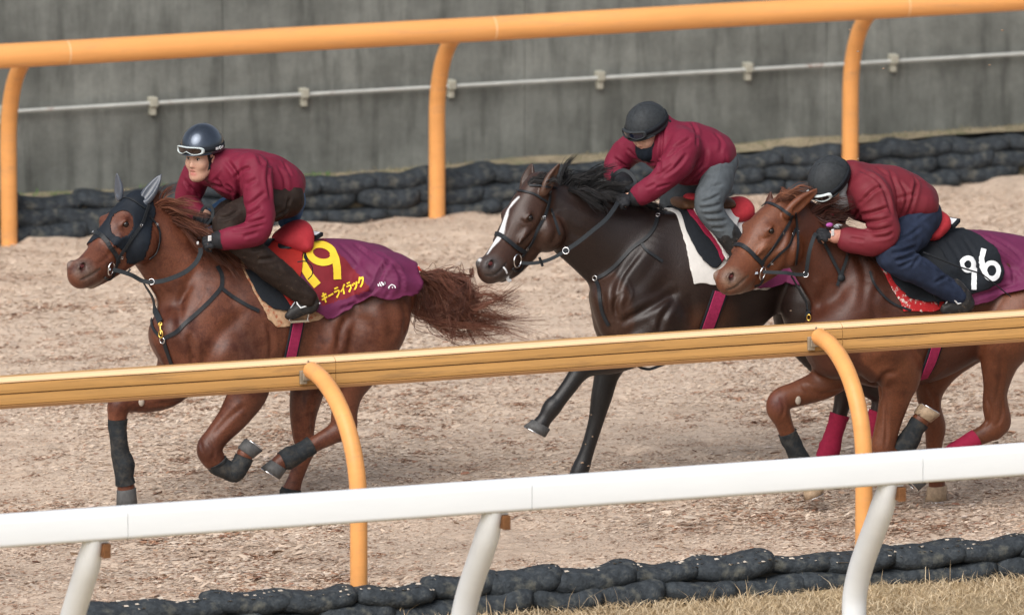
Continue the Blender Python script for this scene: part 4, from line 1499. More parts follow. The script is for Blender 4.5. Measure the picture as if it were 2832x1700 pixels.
h3.limb([(2350, 965, .14, 84), (2285, 1052, .15, 48), (2215, 1085, .15, 36), (2163, 1103, .15, 33), (2152, 1128, .15, 33), (2166, 1165, .15, 25), (2188, 1220, .15, 22), (2220, 1285, .15, 23), (2232, 1308, .15, 26), (2243, 1332, .15, 22), (2248, 1345, .15, 24)],
        C3, k=.03, s=.92)
h3.limb([(2860, 800, .13, 95), (2700, 900, .14, 92), (2615, 985, .15, 66), (2576, 1060, .15, 44), (2572, 1120, .15, 31), (2586, 1180, .15, 30), (2584, 1220, .15, 24), (2583, 1270, .15, 21), (2588, 1302, .15, 26), (2590, 1330, .15, 22), (2592, 1345, .15, 24)],
        C3, k=.04, s=.9)
h3.limb([(2880, 810, -.14, 96), (2800, 900, -.17, 94), (2768, 985, -.17, 58), (2756, 1060, -.16, 37), (2750, 1120, -.15, 33), (2756, 1168, -.15, 33), (2728, 1196, -.15, 27), (2690, 1216, -.15, 23), (2620, 1262, -.15, 22), (2580, 1290, -.15, 27), (2550, 1312, -.15, 22), (2540, 1322, -.15, 24)],
        C3, k=.04, s=.9)
h3.limb([(2766, 1110, -.15, 20), (2776, 1168, -.15, 20), (2752, 1196, -.15, 20)], C3, k=.02)
h3.limb([(2920, 800, 0, 40), (2990, 785, 0, 22), (3050, 800, 0, 12)], C3D, k=.03)
head(h3, [(2170, 610, 0, 74), (2124, 660, -.02, 80), (2078, 716, -.06, 60), (2038, 762, -.14, 48), (2017, 775, -.17, 41)],
     [(2130, 735, -.06, 34), (2080, 772, -.08, 28), (2044, 790, -.11, 23)], (2168, 684, -.045, 58), (2021, 766), (2132, 638), None, C3, (.19, .125, .09), [z_(1960, 480, 4.01)(*q) for q in ((440, 1135), (370, 1195), (300, 1255), (200, 1290))])
ear_sdf(h3, (2184, 586), (2268, 519), -.125, 22, C3, (-.1, -.9, -.4))
ear_sdf(h3, (2122, 580), (2133, 527), .07, 13, C3D, (-.5, -.6, .5), hollow=False)
h3.s.paint += [([h3.at(2017, 778, -.12), h3.at(2040, 796, -.12)], .07, (.21, .15, .11), .07), ([h3.nos3], .026, (.06, .03, .026), .02), ([h3.at(2030, 808, -.14)], .03, (.34, .27, .2), .05),
               ([h3.at(2150, 1112, .1)], .05, (.10, .032, .025), .08), ([h3.at(2090, 690, -.16), h3.at(2130, 700, -.16)], .03, C3L, .12)]
Z5, ZF, ZH = z_(1960, 480, 4.01), z_(1950, 380, 2.804), z_(2080, 850, 2.604)
L3 = zl(Z5, ([(975, 560), (905, 830), (860, 1050)], .016, .014), ([(850, 620), (800, 780), (620, 930)], .012, .008), ([(1100, 700), (1130, 950), (1180, 1200)], .02, .009), ([(560, 690), (600, 730), (720, 680)], .007, .005), ([(500, 640), (430, 800), (380, 900)], .007, -.003)) + \
    zl(ZF, ([(1180, 880), (1240, 1080), (1220, 1340)], .02, .011), ([(960, 1100), (900, 1250), (880, 1400)], .02, .009), ([(1340, 1150), (1300, 1280), (1340, 1400)], .02, .009), ([(1080, 950), (1040, 1150), (1060, 1350)], .03, .007)) + \
    zl(ZH, ([(820, 520), (910, 545), (960, 480), (1050, 470)], .014, .014), ([(930, 560), (925, 640), (900, 700)], .012, .010), ([(965, 690), (968, 850), (962, 1010)], .008, .010), ([(1240, 520), (1330, 440), (1400, 380)], .018, .010), ([(1800, 290), (1790, 480), (1760, 700)], .012, .009),
        ([(1690, 640), (1720, 760), (1680, 860)], .008, .007), ([(1790, 620), (1800, 760), (1760, 860)], .008, .007), ([(350, 560), (480, 620), (640, 600)], .012, .008), ([(200, 640), (230, 720), (210, 800)], .008, .006), ([(700, 400), (760, 480), (830, 530)], .02, .009),
        ([(1250, 560), (1320, 680), (1310, 860)], .010, .008), ([(900, 380), (1000, 430), (1120, 420)], .03, .007))
me = h3.finish('horse', lines=L3)
horse3 = tag(link('horse', me, M['coat3']), 'bright chestnut horse at the right edge carrying black number cloth 96', 'horse')

# =================================================================== TACK
def zz(ox, oy, s):
    return lambda x, y: (ox + x / s, oy + y / s)


z1, z2, z3, z4, z5 = zz(180, 460, 4.1225), zz(380, 640, 3.71), zz(780, 560, 3.533), zz(1300, 430, 4.01), zz(1960, 480, 4.01)
z6, zA, zB, zC = zz(560, 480, 3.5328), zz(150, 300, 3.297), zz(350, 600, 2.15), zz(250, 950, 3.091)
zD, zE, zF_, zG, zH = zz(1280, 230, 3.091), zz(1400, 600, 3.091), zz(1950, 380, 2.804), zz(1400, 900, 3.533), zz(2080, 850, 2.604)


def zs(z, *pts):
    return [z(*p[:2]) + tuple(p[2:]) for p in pts]


def mk(parts, name, mat, parent):
    mb = MB()
    for V, F in parts: mb.add(V, F)
    return mb.build(name, mat, parent, smooth=False)


def ring_at(b, px, py, off, R, r, parent, name='bit_ring', mat='metal', sc=(1, 1), ax=None):
    p, n = b.hit(px, py, off)
    return MB().torus(p, n if ax is None else ax, R, r, 22, 8, sc).build(name, M[mat], parent)


def buckle(b, px, py, parent, off=.010, w=.012, mat='metal'):
    p, n = b.hit(px, py, off)
    t = np.cross(n, (0, 0, 1.0)); t /= np.linalg.norm(t) + 1e-9
    q = np.cross(t, n)
    P = [p + t * w * .5 + q * w * .6, p - t * w * .5 + q * w * .6, p - t * w * .5 - q * w * .6, p + t * w * .5 - q * w * .6, p + t * w * .5 + q * w * .6]
    return MB().tube(P, .0022, 6).build('buckle', M[mat], parent)


def zs_l(z, *lines):
    return [([z(*p) for p in pts], w_, d) for pts, w_, d in lines]


# ---------------------------------------------------------------- FIRST HORSE
# hood of stretch fabric: the hide of the head, offset outwards, with an eye hole
def hood(b, poly, hole, off, parent):
    ctr = b.at(352, 650, -.02)
    W = b.V + b.N * 0
    s = (W - ctr) @ b.u
    R = np.where((s < 0)[:, None], W - 2 * s[:, None] * b.u, W)
    q = proj(R)
    near = np.linalg.norm(b.V - ctr, axis=1) < .42
    hs_ = np.array(hole); hs_ = hs_.mean(0) + np.array([8, 0]) + (hs_ - hs_.mean(0)) * .72
    m = near & inpoly(q, poly) & ~np.where(s < 0, inpoly(q, hs_), inpoly(q, hole))
    fm = m[b.F].all(1)
    F = b.F[fm]
    ids = np.unique(F)
    mp = np.full(len(b.V), -1); mp[ids] = np.arange(len(ids))
    V = b.V[ids] + b.N[ids] * off
    V = V + b.N[ids] * (.0015 * wav(V, 90, 3))[:, None]
    me = mesh_np('hood', V, mp[F])
    o = link('hood', me, M['hood'], parent)
    sm = o.modifiers.new('solidify', 'SOLIDIFY'); sm.thickness = .004; sm.offset = -1
    return o


M['hood'] = new_mat('black_stretch_fabric', (0.010, 0.014, 0.021), .65, var=.25, vscale=30, bump=.1, bscale=300, bdist=.002)
M['hood_ear'] = new_mat('shiny_dark_ear_cover', (0.065, 0.075, 0.095), .34, spec=.6, var=.3, vscale=14)
hpoly = zs(z1, (540, 380), (580, 330), (680, 285), (830, 262), (930, 300), (1010, 410), (1035, 540), (1000, 640), (970, 880), (905, 1060), (800, 1110), (690, 1112), (690, 990), (600, 930), (560, 905), (480, 830), (420, 775), (352, 752), (322, 690), (370, 560), (420, 480), (480, 420))
hhole = arc(337, 619, 30, 36, 0, 360, 24, .3)
hd = hood(h1, hpoly, hhole, .005, horse1)
for base, tip, dy, wd, fr in ((z1(895, 395), z1(1098, 92), -.06, 20, (-.35, -.75, .5)), (z1(615, 345), z1(590, 72), .06, 15, (-.85, -.5, .1))):
    s = SDF()
    ear_sdf(h1, base, tip, dy, wd, (1, 1, 1), fr, s=s)
    V, F = s.mesh(.0045, 2)
    link('ear_cover', mesh_np('ear_cover', V, F), M['hood_ear'], hd)
pe, ne = eye_at(h1, 347, 619, .019, horse1)
eye_at(h1, 268, 606, .019, horse1, -1)
for q in (h1.nos3,):
    MB().ball(q + np.array([.006, .014, .002]), (.014, .008, .012)).build('nostril', M['pink'], horse1)

br1 = empty('bridle', h1.at(300, 700))
tag(br1, 'black bridle with steel bit ring worn over the black hood', 'bridle')
mk([strap(h1, zs(z1, (318, 752), (400, 775), (480, 860), (540, 950), (590, 1040), (600, 1100)), .026, .009)], 'noseband', M['leather'], br1)
mk([strap(h1, zs(z1, (940, 440), (900, 560), (850, 690), (760, 810), (660, 950), (590, 1060), (560, 1160)), .020, .012)], 'cheekpiece', M['leather'], br1)
mk([strap(h1, zs(z1, (600, 372), (660, 366), (740, 376), (830, 430), (900, 480)), .010, .008)], 'browband', M['leather'], br1)
mk([strap(h1, zs(z1, (950, 560), (1020, 640), (1065, 720), (1070, 830), (1030, 980), (950, 1050)), .012, .008)], 'throat_strap', M['leather'], br1)
for q in ((855, 680), (635, 1030), (1035, 665), (330, 755)): buckle(h1, *z1(*q), br1, .016)
ring_at(h1, *z1(505, 1160), .012, .035, .0042, br1, sc=(.85, 1.05))
mk([free_strap(h1, [z1(400, 1160) + (-.15,), z1(450, 1170) + (-.165,), z1(520, 1175) + (-.17,)], .012, .006)], 'bit', M['metal'], br1)
mk([strap(h1, zs(z1, (560, 1200), (520, 1270), (470, 1280), (440, 1260)), .014, .008)], 'chin_strap', M['leather'], br1)
re1 = empty('reins', h1.at(430, 770))
tag(re1, 'black rubber reins running from the bit to the first rider', 'reins')
A = [z1(545, 1175) + (-.18,), z1(640, 1200) + (-.19,), z1(760, 1240) + (-.20,), z1(870, 1300) + (-.20,), z1(980, 1325) + (-.22,)]
mk([free_strap(h1, A, .024, .007)], 'rein', M['web'], re1)
A2 = [z1(980, 1325) + (-.22,), z1(1150, 1295) + (-.25,), z1(1350, 1215) + (-.27,), z1(1480, 1110) + (-.27,), z1(1540, 1000) + (-.25,), z1(1545, 930) + (-.22,)]
mk([free_strap(h1, A2, .026, .007)], 'rein', M['web'], re1)
lp = [zA(1340, 1010) + (.03,), zA(1350, 930) + (.02,), zA(1400, 885) + (.0,), zA(1445, 920) + (-.02,), zA(1440, 1000) + (-.04,), zA(1370, 1090) + (-.1,), zA(1320, 1190) + (-.16,)]
mk([free_strap(h1, lp, .020, .005, nrm=(-.6, -.6, .3))], 'rein_loop', M['web'], re1)
MB().torus(h1.at(*z1(985, 1315), -.225), (-.5, -.8, .2), .016, .003).build('rein_ring', M['metal'], re1)
MB().tube([h1.at(*z1(715, 1205), -.2), h1.at(*z1(745, 1170), -.2)], .006, 8).build('rein_stop', M['leather'], re1)
bp1 = empty('breastplate', h1.at(455, 930))
tag(bp1, 'black breastplate with brass snap hook on the chestnut leader', 'breastplate')
mk([strap(h1, zs(z1, (830, 1300), (930, 1390), (1000, 1480)) + zs(z2, (120, 640), (190, 800), (250, 940)), [.018] * 5 + [.045] * 8 + [.042] * 6 + [.036] * 7, .016, .006)], 'martingale', M['web'], bp1)
mk([strap(h1, zs(z2, (285, 1090), (400, 1030), (500, 935), (620, 830), (740, 715), (850, 590), (868, 520), (862, 440), (820, 360)), .024, .006)], 'breast_strap', M['leather'], bp1)
mk([strap(h1, zs(z2, (865, 585), (940, 645), (1010, 690), (1130, 760), (1245, 815)), .022, .006)], 'side_strap', M['leather'], bp1)
mk([strap(h1, zs(z2, (275, 1110), (300, 1200), (350, 1340), (365, 1400)), .026, .006)], 'girth_strap', M['leather'], bp1)
mk([strap(h1, zs(z2, (150, 900), (165, 980), (200, 1040), (250, 1085)), .018, .006)], 'breast_strap', M['leather'], bp1)
p, n = h1.hit(*z2(252, 965), .02)
b = MB().torus(p, n, .011, .0032, 14, 6)
p2, n2 = h1.hit(*z2(262, 1050), .02)
b.torus(p2, n2, .017, .0042, 16, 6, (.8, 1.2)); b.tube([p, (p + p2) / 2, p2], .005, 8)
b.build('snap_hook', M['brass'], bp1)
ring_at(h1, *z2(270, 1112), .014, .017, .003, bp1, 'ring')

# saddle pads, cloths
sp1 = empty('saddle_pad', h1.at(740, 700))
tag(sp1, 'tan sheepskin saddle pad with black and red layers on the leader', 'saddle pad')
drape(h1, [(640, 688, 's'), (900, 668, 's')] + zs(z2, (1980, 800), (1950, 880), (1830, 935), (1700, 958), (1560, 990), (1500, 1012), (1420, 1000), (1330, 920), (1180, 640), (1045, 380)), .010, 'sheepskin', M['tan_felt'], sp1, thick=.012)
drape(h1, [(655, 686, 's'), (860, 670, 's')] + zs(z2, (1640, 800), (1545, 838), (1400, 825), (1260, 735), (1150, 560), (1065, 400)), .024, 'black_layer', M['black_cloth'], sp1, thick=.006)
drape(h1, [(660, 685, 's'), (840, 672, 's')] + zs(z2, (1630, 700), (1600, 830), (1560, 850), (1500, 720), (1390, 600), (1290, 515), (1190, 445), (1040, 310)), .034, 'red_layer', M['red2'], sp1, thick=.006)


def fold1(V, N, x, a):
    x0, x1 = h1.at(930, 700)[0], h1.at(1112, 760)[0]
    t = np.clip((x - x0) / (x1 - x0), 0, 1)[:, None]
    s = np.clip(a / 1.2, 0, 1)[:, None]
    hem = np.clip((a - .85) / .5, 0, 1)[:, None]
    amp = (.012 + .026 * t) * s
    w = np.sin((x * 21 + a * 2.2))[:, None] * .6 + np.sin(x * 43 - a * 5.1)[:, None] * .28 + np.sin(a * 16 + x * 9)[:, None] * .22
    V = V + N * (amp * (w + .9) + .030 * t * s)
    V = V + np.array([1.0, 0, 0]) * (.17 * t ** 2.5 * (.75 + .25 * s)) + np.array([0, 0, 1.0]) * (-.09 * t ** 3 * (1 - s * .4))
    V = V + np.array([0, 0, 1.0]) * (.02 * hem * np.sin(x * 26)[:, None])
    return V


cl1 = [(848, 652, 's'), (950, 662, 's'), (1052, 684, 's'), (1092, 705, 's')] + zs(z3, (1150, 640), (1185, 760), (1170, 880), (1140, 950), (1010, 970), (930, 920), (880, 890), (760, 1010), (640, 1080), (430, 1130), (300, 1112), (235, 1090), (120, 700))
panel = zs(z3, (60, 330), (240, 328), (420, 350), (640, 580), (862, 832), (850, 858), (640, 930), (395, 1012), (340, 900), (40, 480))
sc1, bv1 = drape(h1, cl1, .020, 'saddle_cloth', [M['purple'], M['maroon_panel']], None, .012, fold1, [(1, panel)], zs_l(z3, ([(1075, 545), (980, 660), (925, 790), (840, 890), (700, 960)], .012, .034), ([(1080, 580), (1160, 720), (1165, 880)], .011, .026), ([(1000, 720), (1040, 860), (1000, 950)], .010, .014), ([(560, 400), (720, 560), (880, 800)], .012, .010), ([(700, 400), (860, 520), (960, 620)], .012, .016), ([(930, 820), (760, 960), (560, 1040)], .008, .018), ([(860, 460), (1000, 530), (1100, 640)], .012, .010), ([(640, 600), (780, 700), (900, 760)], .014, .007)))
tag(sc1, 'purple saddle cloth with dark red panel, yellow digits and yellow katakana', 'saddle cloth')
print_on(bv1, [(arc(889, 702, 34, 24, 0, 360, 30, .25), 19), ([(920, 700), (927, 716), (931, 740), (932, 773)], 21),
               ([(806, 700), (822, 708), (838, 735), (856, 765), (877, 790)], 24)], 'number', M['yellow'], sc1, .005)
kana = {'ki': [[(.1, .3), (.9, .2)], [(.02, .62), (.98, .5)], [(.40, 0), (.6, 1)]], 'bar': [[(.08, .52), (.95, .44)]],
        'ra': [[(.2, .08), (.82, .05)], [(.08, .38), (.9, .34), (.8, .68), (.36, 1)]], 'i': [[(.88, 0), (.5, .4), (.08, .62)], [(.58, .36), (.6, 1)]],
        'tsu': [[(.15, .36), (.26, .6)], [(.46, .3), (.55, .52)], [(.9, .28), (.78, .72), (.4, 1)]], 'ku': [[(.45, 0), (.34, .3), (.08, .56)], [(.4, .18), (.92, .14), (.78, .64), (.3, 1)]]}
S = []
for i, kk in enumerate(['ki', 'bar', 'ra', 'i', 'ra', 'tsu', 'ku']):
    o = z3(372 + 60.5 * i, 893 - 25.5 * i)
    for st in kana[kk]:
        S.append(([(o[0] + 16.5 * u_ + 5 * v_, o[1] - 6.5 * u_ + 27 * v_) for u_, v_ in st], 4.6))
print_on(bv1, S, 'lettering', M['yellow'], sc1, .005)
S = [([z3(945, 800), z3(952, 822)], 2.6), ([z3(960, 785), z3(968, 815)], 2.6), ([z3(978, 778), z3(988, 808)], 2.6), ([z3(994, 772), z3(1000, 798)], 2.6),
     (zs(z3, (1040, 835), (1055, 812), (1075, 800), (1100, 815), (1108, 830)), 2.6), ([z3(1075, 825), z3(1082, 832)], 2.5)]
print_on(bv1, S, 'emblem', M['white_print'], sc1, .006)
# turned-up corner and red tie at the back of the cloth
b = MB()
for k in range(6):
    b.tube([h1.at(1132, 738, .0), h1.at(1148, 735 + 2 * k, -.02), h1.at(1160 + k * 1.2, 738 + 2 * k, -.03)], [.004, .004, .002], 6)
b.build('red_tie', new_mat('red_thread', (.8, .05, .04), .7), sc1)
# small pocket with a white card at the front of the cloth
b = MB()
q = [h1.at(*z3(245, 320), -.02), h1.at(*z3(340, 330), -.09), h1.at(*z3(402, 292), -.06), h1.at(*z3(265, 268), .03)]
b.add([v for v in q] + [v - np.array([0, 0, .02]) for v in q], [(0, 1, 2, 3), (7, 6, 5, 4), (0, 4, 5, 1), (1, 5, 6, 2), (2, 6, 7, 3), (3, 7, 4, 0)])
b.build('pocket', M['black_cloth'], sc1, smooth=False)
c = sum(q) / 4
MB().add([c + (v - c) * .72 + np.array([0, 0, .003]) for v in q], [(0, 1, 2, 3)]).build('card', M['white_print'], sc1)


def girth(b, pts, w, parent, cover='girth', edge=.012, off=.012):
    mk([strap(b, pts, w + 2 * edge, off, .005)], 'girth', M['black_cloth'], parent)
    return mk([strap(b, pts, w, off + .006, .004)], 'girth_cover', M[cover], parent)


def saddle(b, pom, seat, cant, parent, cushion=None, flap=None, mat='leather'):
    s = SDF()
    P = [b.at(*pom, 0), b.at(*seat, 0), b.at(*cant, 0)]
    s.chain(P, [.035, .030, .034], 3.6, .02, u=(0, 1, 0))
    V, F = s.mesh(.01, 2)
    link('seat', mesh_np('seat', V, F), M[mat], parent)
    if cushion:
        s = SDF()
        for c in cushion:
            s.ell(b.at(c[0], c[1], c[5] if len(c) > 5 else 0), (c[2] * MPX, c[4], c[3] * MPX), k=.05)
        V, F = s.mesh(.008, 3)
        N = vnormals(V, F)
        V = V + N * (.003 * wav(V, 40, 4))[:, None]
        link('seat_cover', mesh_np('seat_cover', V, F), M['red'], parent)
    if flap:
        drape(b, flap[0], flap[1], 'flap', M[mat], parent, both=True, thick=.006)


sd1 = empty('saddle', h1.at(740, 690))
tag(sd1, 'black exercise saddle with plump red cover under the first rider', 'saddle')
saddle(h1, (668, 686), (730, 688), (800, 672), sd1, [(815, 652, 36, 36, .15), (838, 640, 22, 30, .12), (785, 662, 30, 22, .12), (825, 672, 30, 26, .17)],
       ([(662, 684, 's'), (770, 676, 's')] + zs(z2, (1300, 300), (1420, 480), (1330, 470), (1210, 405), (1110, 330), (1030, 240), (1000, 150)), .046), 'leather')
girth(h1, zs(z2, (1640, 905), (1615, 1040), (1585, 1180), (1560, 1300), (1535, 1420)), .062, sd1)
mk([strap(h1, zs(z2, (1030, 150), (1140, 240), (1240, 340), (1390, 465), (1500, 540)), .010, .066)], 'flap_edge', M['brown_leather'], sd1)


def stirrup(b, foot, parent, dy, sc=1.0):
    """light iron stirrup: arch and tread; foot = photo point of the tread"""
    c = b.at(*foot, dy)
    P = [c + np.array(q) * sc for q in ((-.055, 0, .0), (-.060, 0, .035), (-.035, 0, .085), (0, 0, .115), (.035, 0, .085), (.058, 0, .035), (.052, 0, .0))]
    b_ = MB().tube(crom(P, 4), .0055, 8, flat=.7)
    b_.box(c + np.array((-.058, -.022, -.012)), c + np.array((.055, .022, 0)))
    return b_.build('stirrup', M['metal'], parent, smooth=False)


# bandages and hooves
wrap_leg(h1, [(598, 1276, -.18, 28), (606, 1287, -.18, 25), (640, 1303, -.19, 25), (652, 1300, -.2, 27), (668, 1280, -.2, 23), (676, 1262, -.2, 24)], 'leg_wrap', M['wrap'], horse1, 3, 1)
wrap_leg(h1, [(325, 1158, .15, 24), (326, 1190, .15, 22), (332, 1250, .15, 22), (342, 1285, .15, 27), (344, 1320, .15, 23), (347, 1338, .15, 24)], 'leg_wrap', M['wrap'], horse1, 3, 2)
wrap_leg(h1, [(862, 1231, -.14, 23), (826, 1252, -.14, 23), (797, 1266, -.14, 28), (779, 1275, -.14, 23)], 'leg_wrap', M['wrap'], horse1, 3, 3)
wrap_leg(h1, [(806, 1350, .14, 24), (803, 1364, .14, 27), (796, 1384, .14, 23)], 'leg_wrap', M['wrap'], horse1, 3, 4)
hoof(h1, (678, 1253, -.2), (697, 1226, -.2), 24, 28, horse1, M['hoof'], (1, 0, .3))
hoof(h1, (349, 1350, .15), (356, 1402, .15), 25, 29, horse1, M['hoof'], (-1, -.2, 0))
hoof(h1, (770, 1284, -.14), (752, 1312, -.14), 24, 29, horse1, M['hoof'], (-1, 0, 0))
hoof(h1, (790, 1397, .14), (778, 1424, .14), 24, 29, horse1, M['hoof'], (-1, 0, 0))
# pale chestnut callus on the forearm
p, n = h1.hit(*zC(437, 495), .0)

# ---------------------------------------------------------------- SECOND HORSE
eye_at(h2, 1465, 602, .019, horse2)
eye_at(h2, 1388, 588, .019, horse2, -1)
MB().ball(h2.nos3 + np.array([.006, .014, .002]), (.014, .008, .012)).build('nostril', M['pink'], horse2)
br2 = empty('bridle', h2.at(1420, 680))
tag(br2, 'black bridle with round steel bit ring on the blazed bay horse', 'bridle')
mk([strap(h2, zs(z4, (520, 392), (600, 402), (700, 425), (780, 470), (850, 520)), .013, .006)], 'browband', M['leather'], br2)
mk([strap(h2, zs(z4, (880, 400), (872, 500), (845, 600), (815, 690), (740, 830), (680, 960), (610, 1060), (570, 1120)), .017, .007)], 'cheekpiece', M['leather'], br2)
mk([strap(h2, zs(z4, (275, 868), (340, 885), (430, 960), (520, 1030), (590, 1065)), .026, .008)], 'noseband', M['leather'], br2)
mk([strap(h2, zs(z4, (890, 590), (915, 660), (950, 760), (990, 875)), .014, .007)], 'throat_strap', M['leather'], br2)
mk([strap(h2, zs(z4, (660, 335), (760, 340), (880, 350), (960, 370)), .012, .006)], 'headpiece', M['leather'], br2)
for q in ((820, 690), (625, 1030), (910, 650), (785, 695)): buckle(h2, *z4(*q), br2)
ring_at(h2, *z4(502, 1162), .016, .037, .004, br2)
mk([strap(h2, zs(z4, (360, 1230), (385, 1265), (400, 1300)), .010, .006)], 'tongue_tie', M['froth'], br2)
MB().ball(h2.at(*z4(415, 1350), -.16), (.010, .01, .022)).ball(h2.at(*z4(435, 1385), -.16), (.014, .01, .010)).build('froth', M['froth'], br2)
mk([strap(h2, zs(z4, (590, 1200), (560, 1260), (500, 1280), (460, 1250)), .014, .008)], 'chin_strap', M['leather'], br2)
re2 = empty('reins', h2.at(1560, 690))
tag(re2, 'black reins running from the bay horse to the second rider', 'reins')
A = [z4(560, 1190) + (-.16,), z4(680, 1195) + (-.18,), z4(830, 1170) + (-.2,), z4(960, 1115) + (-.22,), z4(1065, 1050) + (-.24,)]
mk([free_strap(h2, A, .020, .006)], 'rein', M['web'], re2)
A = [z4(1065, 1050) + (-.24,), z4(1200, 960) + (-.26,), z4(1350, 840) + (-.27,), z4(1500, 715) + (-.26,), z4(1590, 600) + (-.22,), z4(1640, 520) + (-.18,)]
mk([free_strap(h2, A, .025, .006)], 'rein', M['web'], re2)
mk([free_strap(h2, [zD(1270, 840) + (.06,), zD(1300, 780) + (.03,), zD(1370, 745) + (0,), zD(1440, 780) + (-.04,), zD(1475, 850) + (-.08,), zD(1400, 900) + (-.12,)], .022, .005, nrm=(-.5, -.7, .3))], 'rein_loop', M['web'], re2)
MB().torus(h2.at(*z4(1062, 1055), -.245), (-.5, -.8, .2), .018, .003).build('rein_ring', M['metal'], re2)
MB().tube([h2.at(*z4(770, 1130), -.2), h2.at(*z4(805, 1225), -.2)], .008, 8).build('rein_stop', M['leather'], re2)
bp2 = empty('breastplate', h2.at(1660, 780))
tag(bp2, 'black breastplate with steel ring on the dark bay horse', 'breastplate')
mk([strap(h2, zs(zD, (1665, 1140), (1640, 1230)) + zs(zE, (1200, 180), (1080, 265), (960, 390), (850, 485), (775, 525)), .022, .006)], 'breast_strap', M['leather'], bp2)
mk([strap(h2, zs(zE, (1160, 230), (1200, 290), (1260, 330), (1335, 380)), .018, .006)], 'side_strap', M['leather'], bp2)
mk([strap(h2, zs(zE, (765, 530), (795, 600), (805, 720), (830, 830), (880, 925)), .022, .006)], 'girth_strap', M['leather'], bp2)
ring_at(h2, *zE(765, 520), .012, .014, .003, bp2, 'ring')
ring_at(h2, *zD(1666, 1138), .012, .012, .003, bp2, 'ring')
sp2 = empty('saddle_pad', h2.at(1950, 580))
tag(sp2, 'white saddle pad with black and maroon layers on the bay horse', 'saddle pad')
drape(h2, [(1845, 566, 's'), (2150, 590, 's'), (2200, 790), (2120, 806), (2050, 806), (1985, 796), (1911, 793), (1893, 700), (1872, 620)], .010, 'white_layer', M['white_cloth'], sp2, thick=.010)
drape(h2, [(1860, 566, 's'), (2040, 572, 's')] + [(2010, 700), (1992, 738), (1980, 748), (1962, 746), (1930, 716), (1898, 665), (1880, 612)], .024, 'black_layer', M['black_cloth'], sp2, thick=.006)
drape(h2, [(1880, 566, 's'), (2040, 572, 's')] + zs(zE, (1900, 300), (1842, 400), (1825, 430), (1755, 265), (1660, 165), (1530, 0)), .034, 'maroon_layer', M['maroon_wrap'], sp2, thick=.006)
drape(h2, [(1900, 566, 's'), (2040, 572, 's')] + zs(zE, (1960, 200), (1915, 300), (1870, 405), (1835, 380), (1790, 270), (1700, 150), (1580, 0)), .046, 'white_roll', M['white_cloth'], sp2, thick=.014)


def fold2(V, N, x, a):
    return V + N * (.006 * np.sin(x * 30 + a * 3) + .004)[:, None]


sc2, bv2 = drape(h2, [(2050, 574, 's'), (2120, 562, 's'), (2200, 590, 's'), (2320, 650, 's'), (2320, 760), (2193, 793), (2130, 797), (2080, 800), (2070, 700)], .022, 'saddle_cloth', M['purple'], None, .016, fold2)
tag(sc2, 'plain purple saddle cloth on the bay horse behind the chestnut head', 'saddle cloth')
sd2 = empty('saddle', h2.at(1950, 570))
tag(sd2, 'saddle with red seat cover under the second rider', 'saddle')
saddle(h2, (1880, 562), (1950, 566), (2010, 560), sd2, [(2036, 582, 40, 34, .15), (2010, 592, 30, 24, .15), (2052, 575, 26, 26, .11), (1910, 545, 22, 12, .06)],
       ([(1890, 566, 's'), (2010, 570, 's')] + zs(zD, (2080, 1280), (2000, 1180), (1940, 1080), (1920, 1010)), .066), 'brown_leather')
girth(h2, [(1990, 806), (1975, 850), (1955, 905), (1935, 960), (1920, 1000)], .070, sd2)
mk([free_strap(h2, zs(zG, (1270, 385, -.2), (1330, 415, -.2), (1400, 425, -.2), (1480, 400, -.2), (1560, 365, -.2), (1640, 300, -.2)), .016, .005)], 'loose_strap', M['leather'], sd2)
wrap_leg(h2, [(2322, 1145, .14, 24), (2306, 1200, .14, 22), (2294, 1240, .14, 27), (2282, 1270, .14, 23)], 'leg_wrap', M['maroon_wrap'], horse2, 4, 5)
wrap_leg(h2, [(2428, 1138, -.14, 23), (2415, 1175, -.14, 22), (2405, 1205, -.14, 27), (2416, 1228, -.14, 23)], 'leg_wrap', M['maroon_wrap'], horse2, 4, 6)
hoof(h2, (1497, 1172, -.17), (1484, 1196, -.17), 26, 32, horse2, M['hoof'], (-1, 0, .1))
hoof(h2, (1585, 1342, .13), (1576, 1372, .13), 24, 28, horse2, M['hoof'], (-1, 0, 0))
hoof(h2, (2274, 1288, .14), (2264, 1316, .14), 24, 28, horse2, M['hoof'], (-1, 0, 0))
hoof(h2, (2428, 1246, -.14), (2445, 1268, -.14), 24, 28, horse2, M['hoof'], (-.3, 0, -1))

# ---------------------------------------------------------------- THIRD HORSE
eye_at(h3, 2132, 638, .019, horse3)
eye_at(h3, 2052, 622, .019, horse3, -1)
MB().ball(h3.nos3 + np.array([.006, .014, .002]), (.014, .008, .012)).build('nostril', M['pink'], horse3)
br3 = empty('bridle', h3.at(2090, 710))
tag(br3, 'black bridle with double cheek straps on the bare chestnut head', 'bridle')
mk([strap(h3, zs(z5, (585, 335), (680, 335), (790, 385), (900, 455)), .018, .006)], 'browband', M['leather'], br3)
mk([strap(h3, zs(z5, (915, 460), (890, 545), (820, 655), (720, 805), (620, 935), (575, 1000)), .018, .007)], 'cheekpiece', M['leather'], br3)
mk([strap(h3, zs(z5, (960, 600), (920, 700), (880, 800), (790, 885), (700, 965), (640, 1035)), .014, .007)], 'cheekpiece', M['leather'], br3)
mk([strap(h3, zs(z5, (955, 440), (975, 600), (985, 760), (970, 900), (960, 1000)), .014, .007)], 'throat_strap', M['leather'], br3)
mk([strap(h3, zs(z5, (290, 790), (370, 800), (450, 862), (530, 945), (595, 1005)), .026, .008)], 'noseband', M['leather'], br3)
for q in ((820, 665), (930, 680), (985, 655), (690, 985)): buckle(h3, *z5(*q), br3)
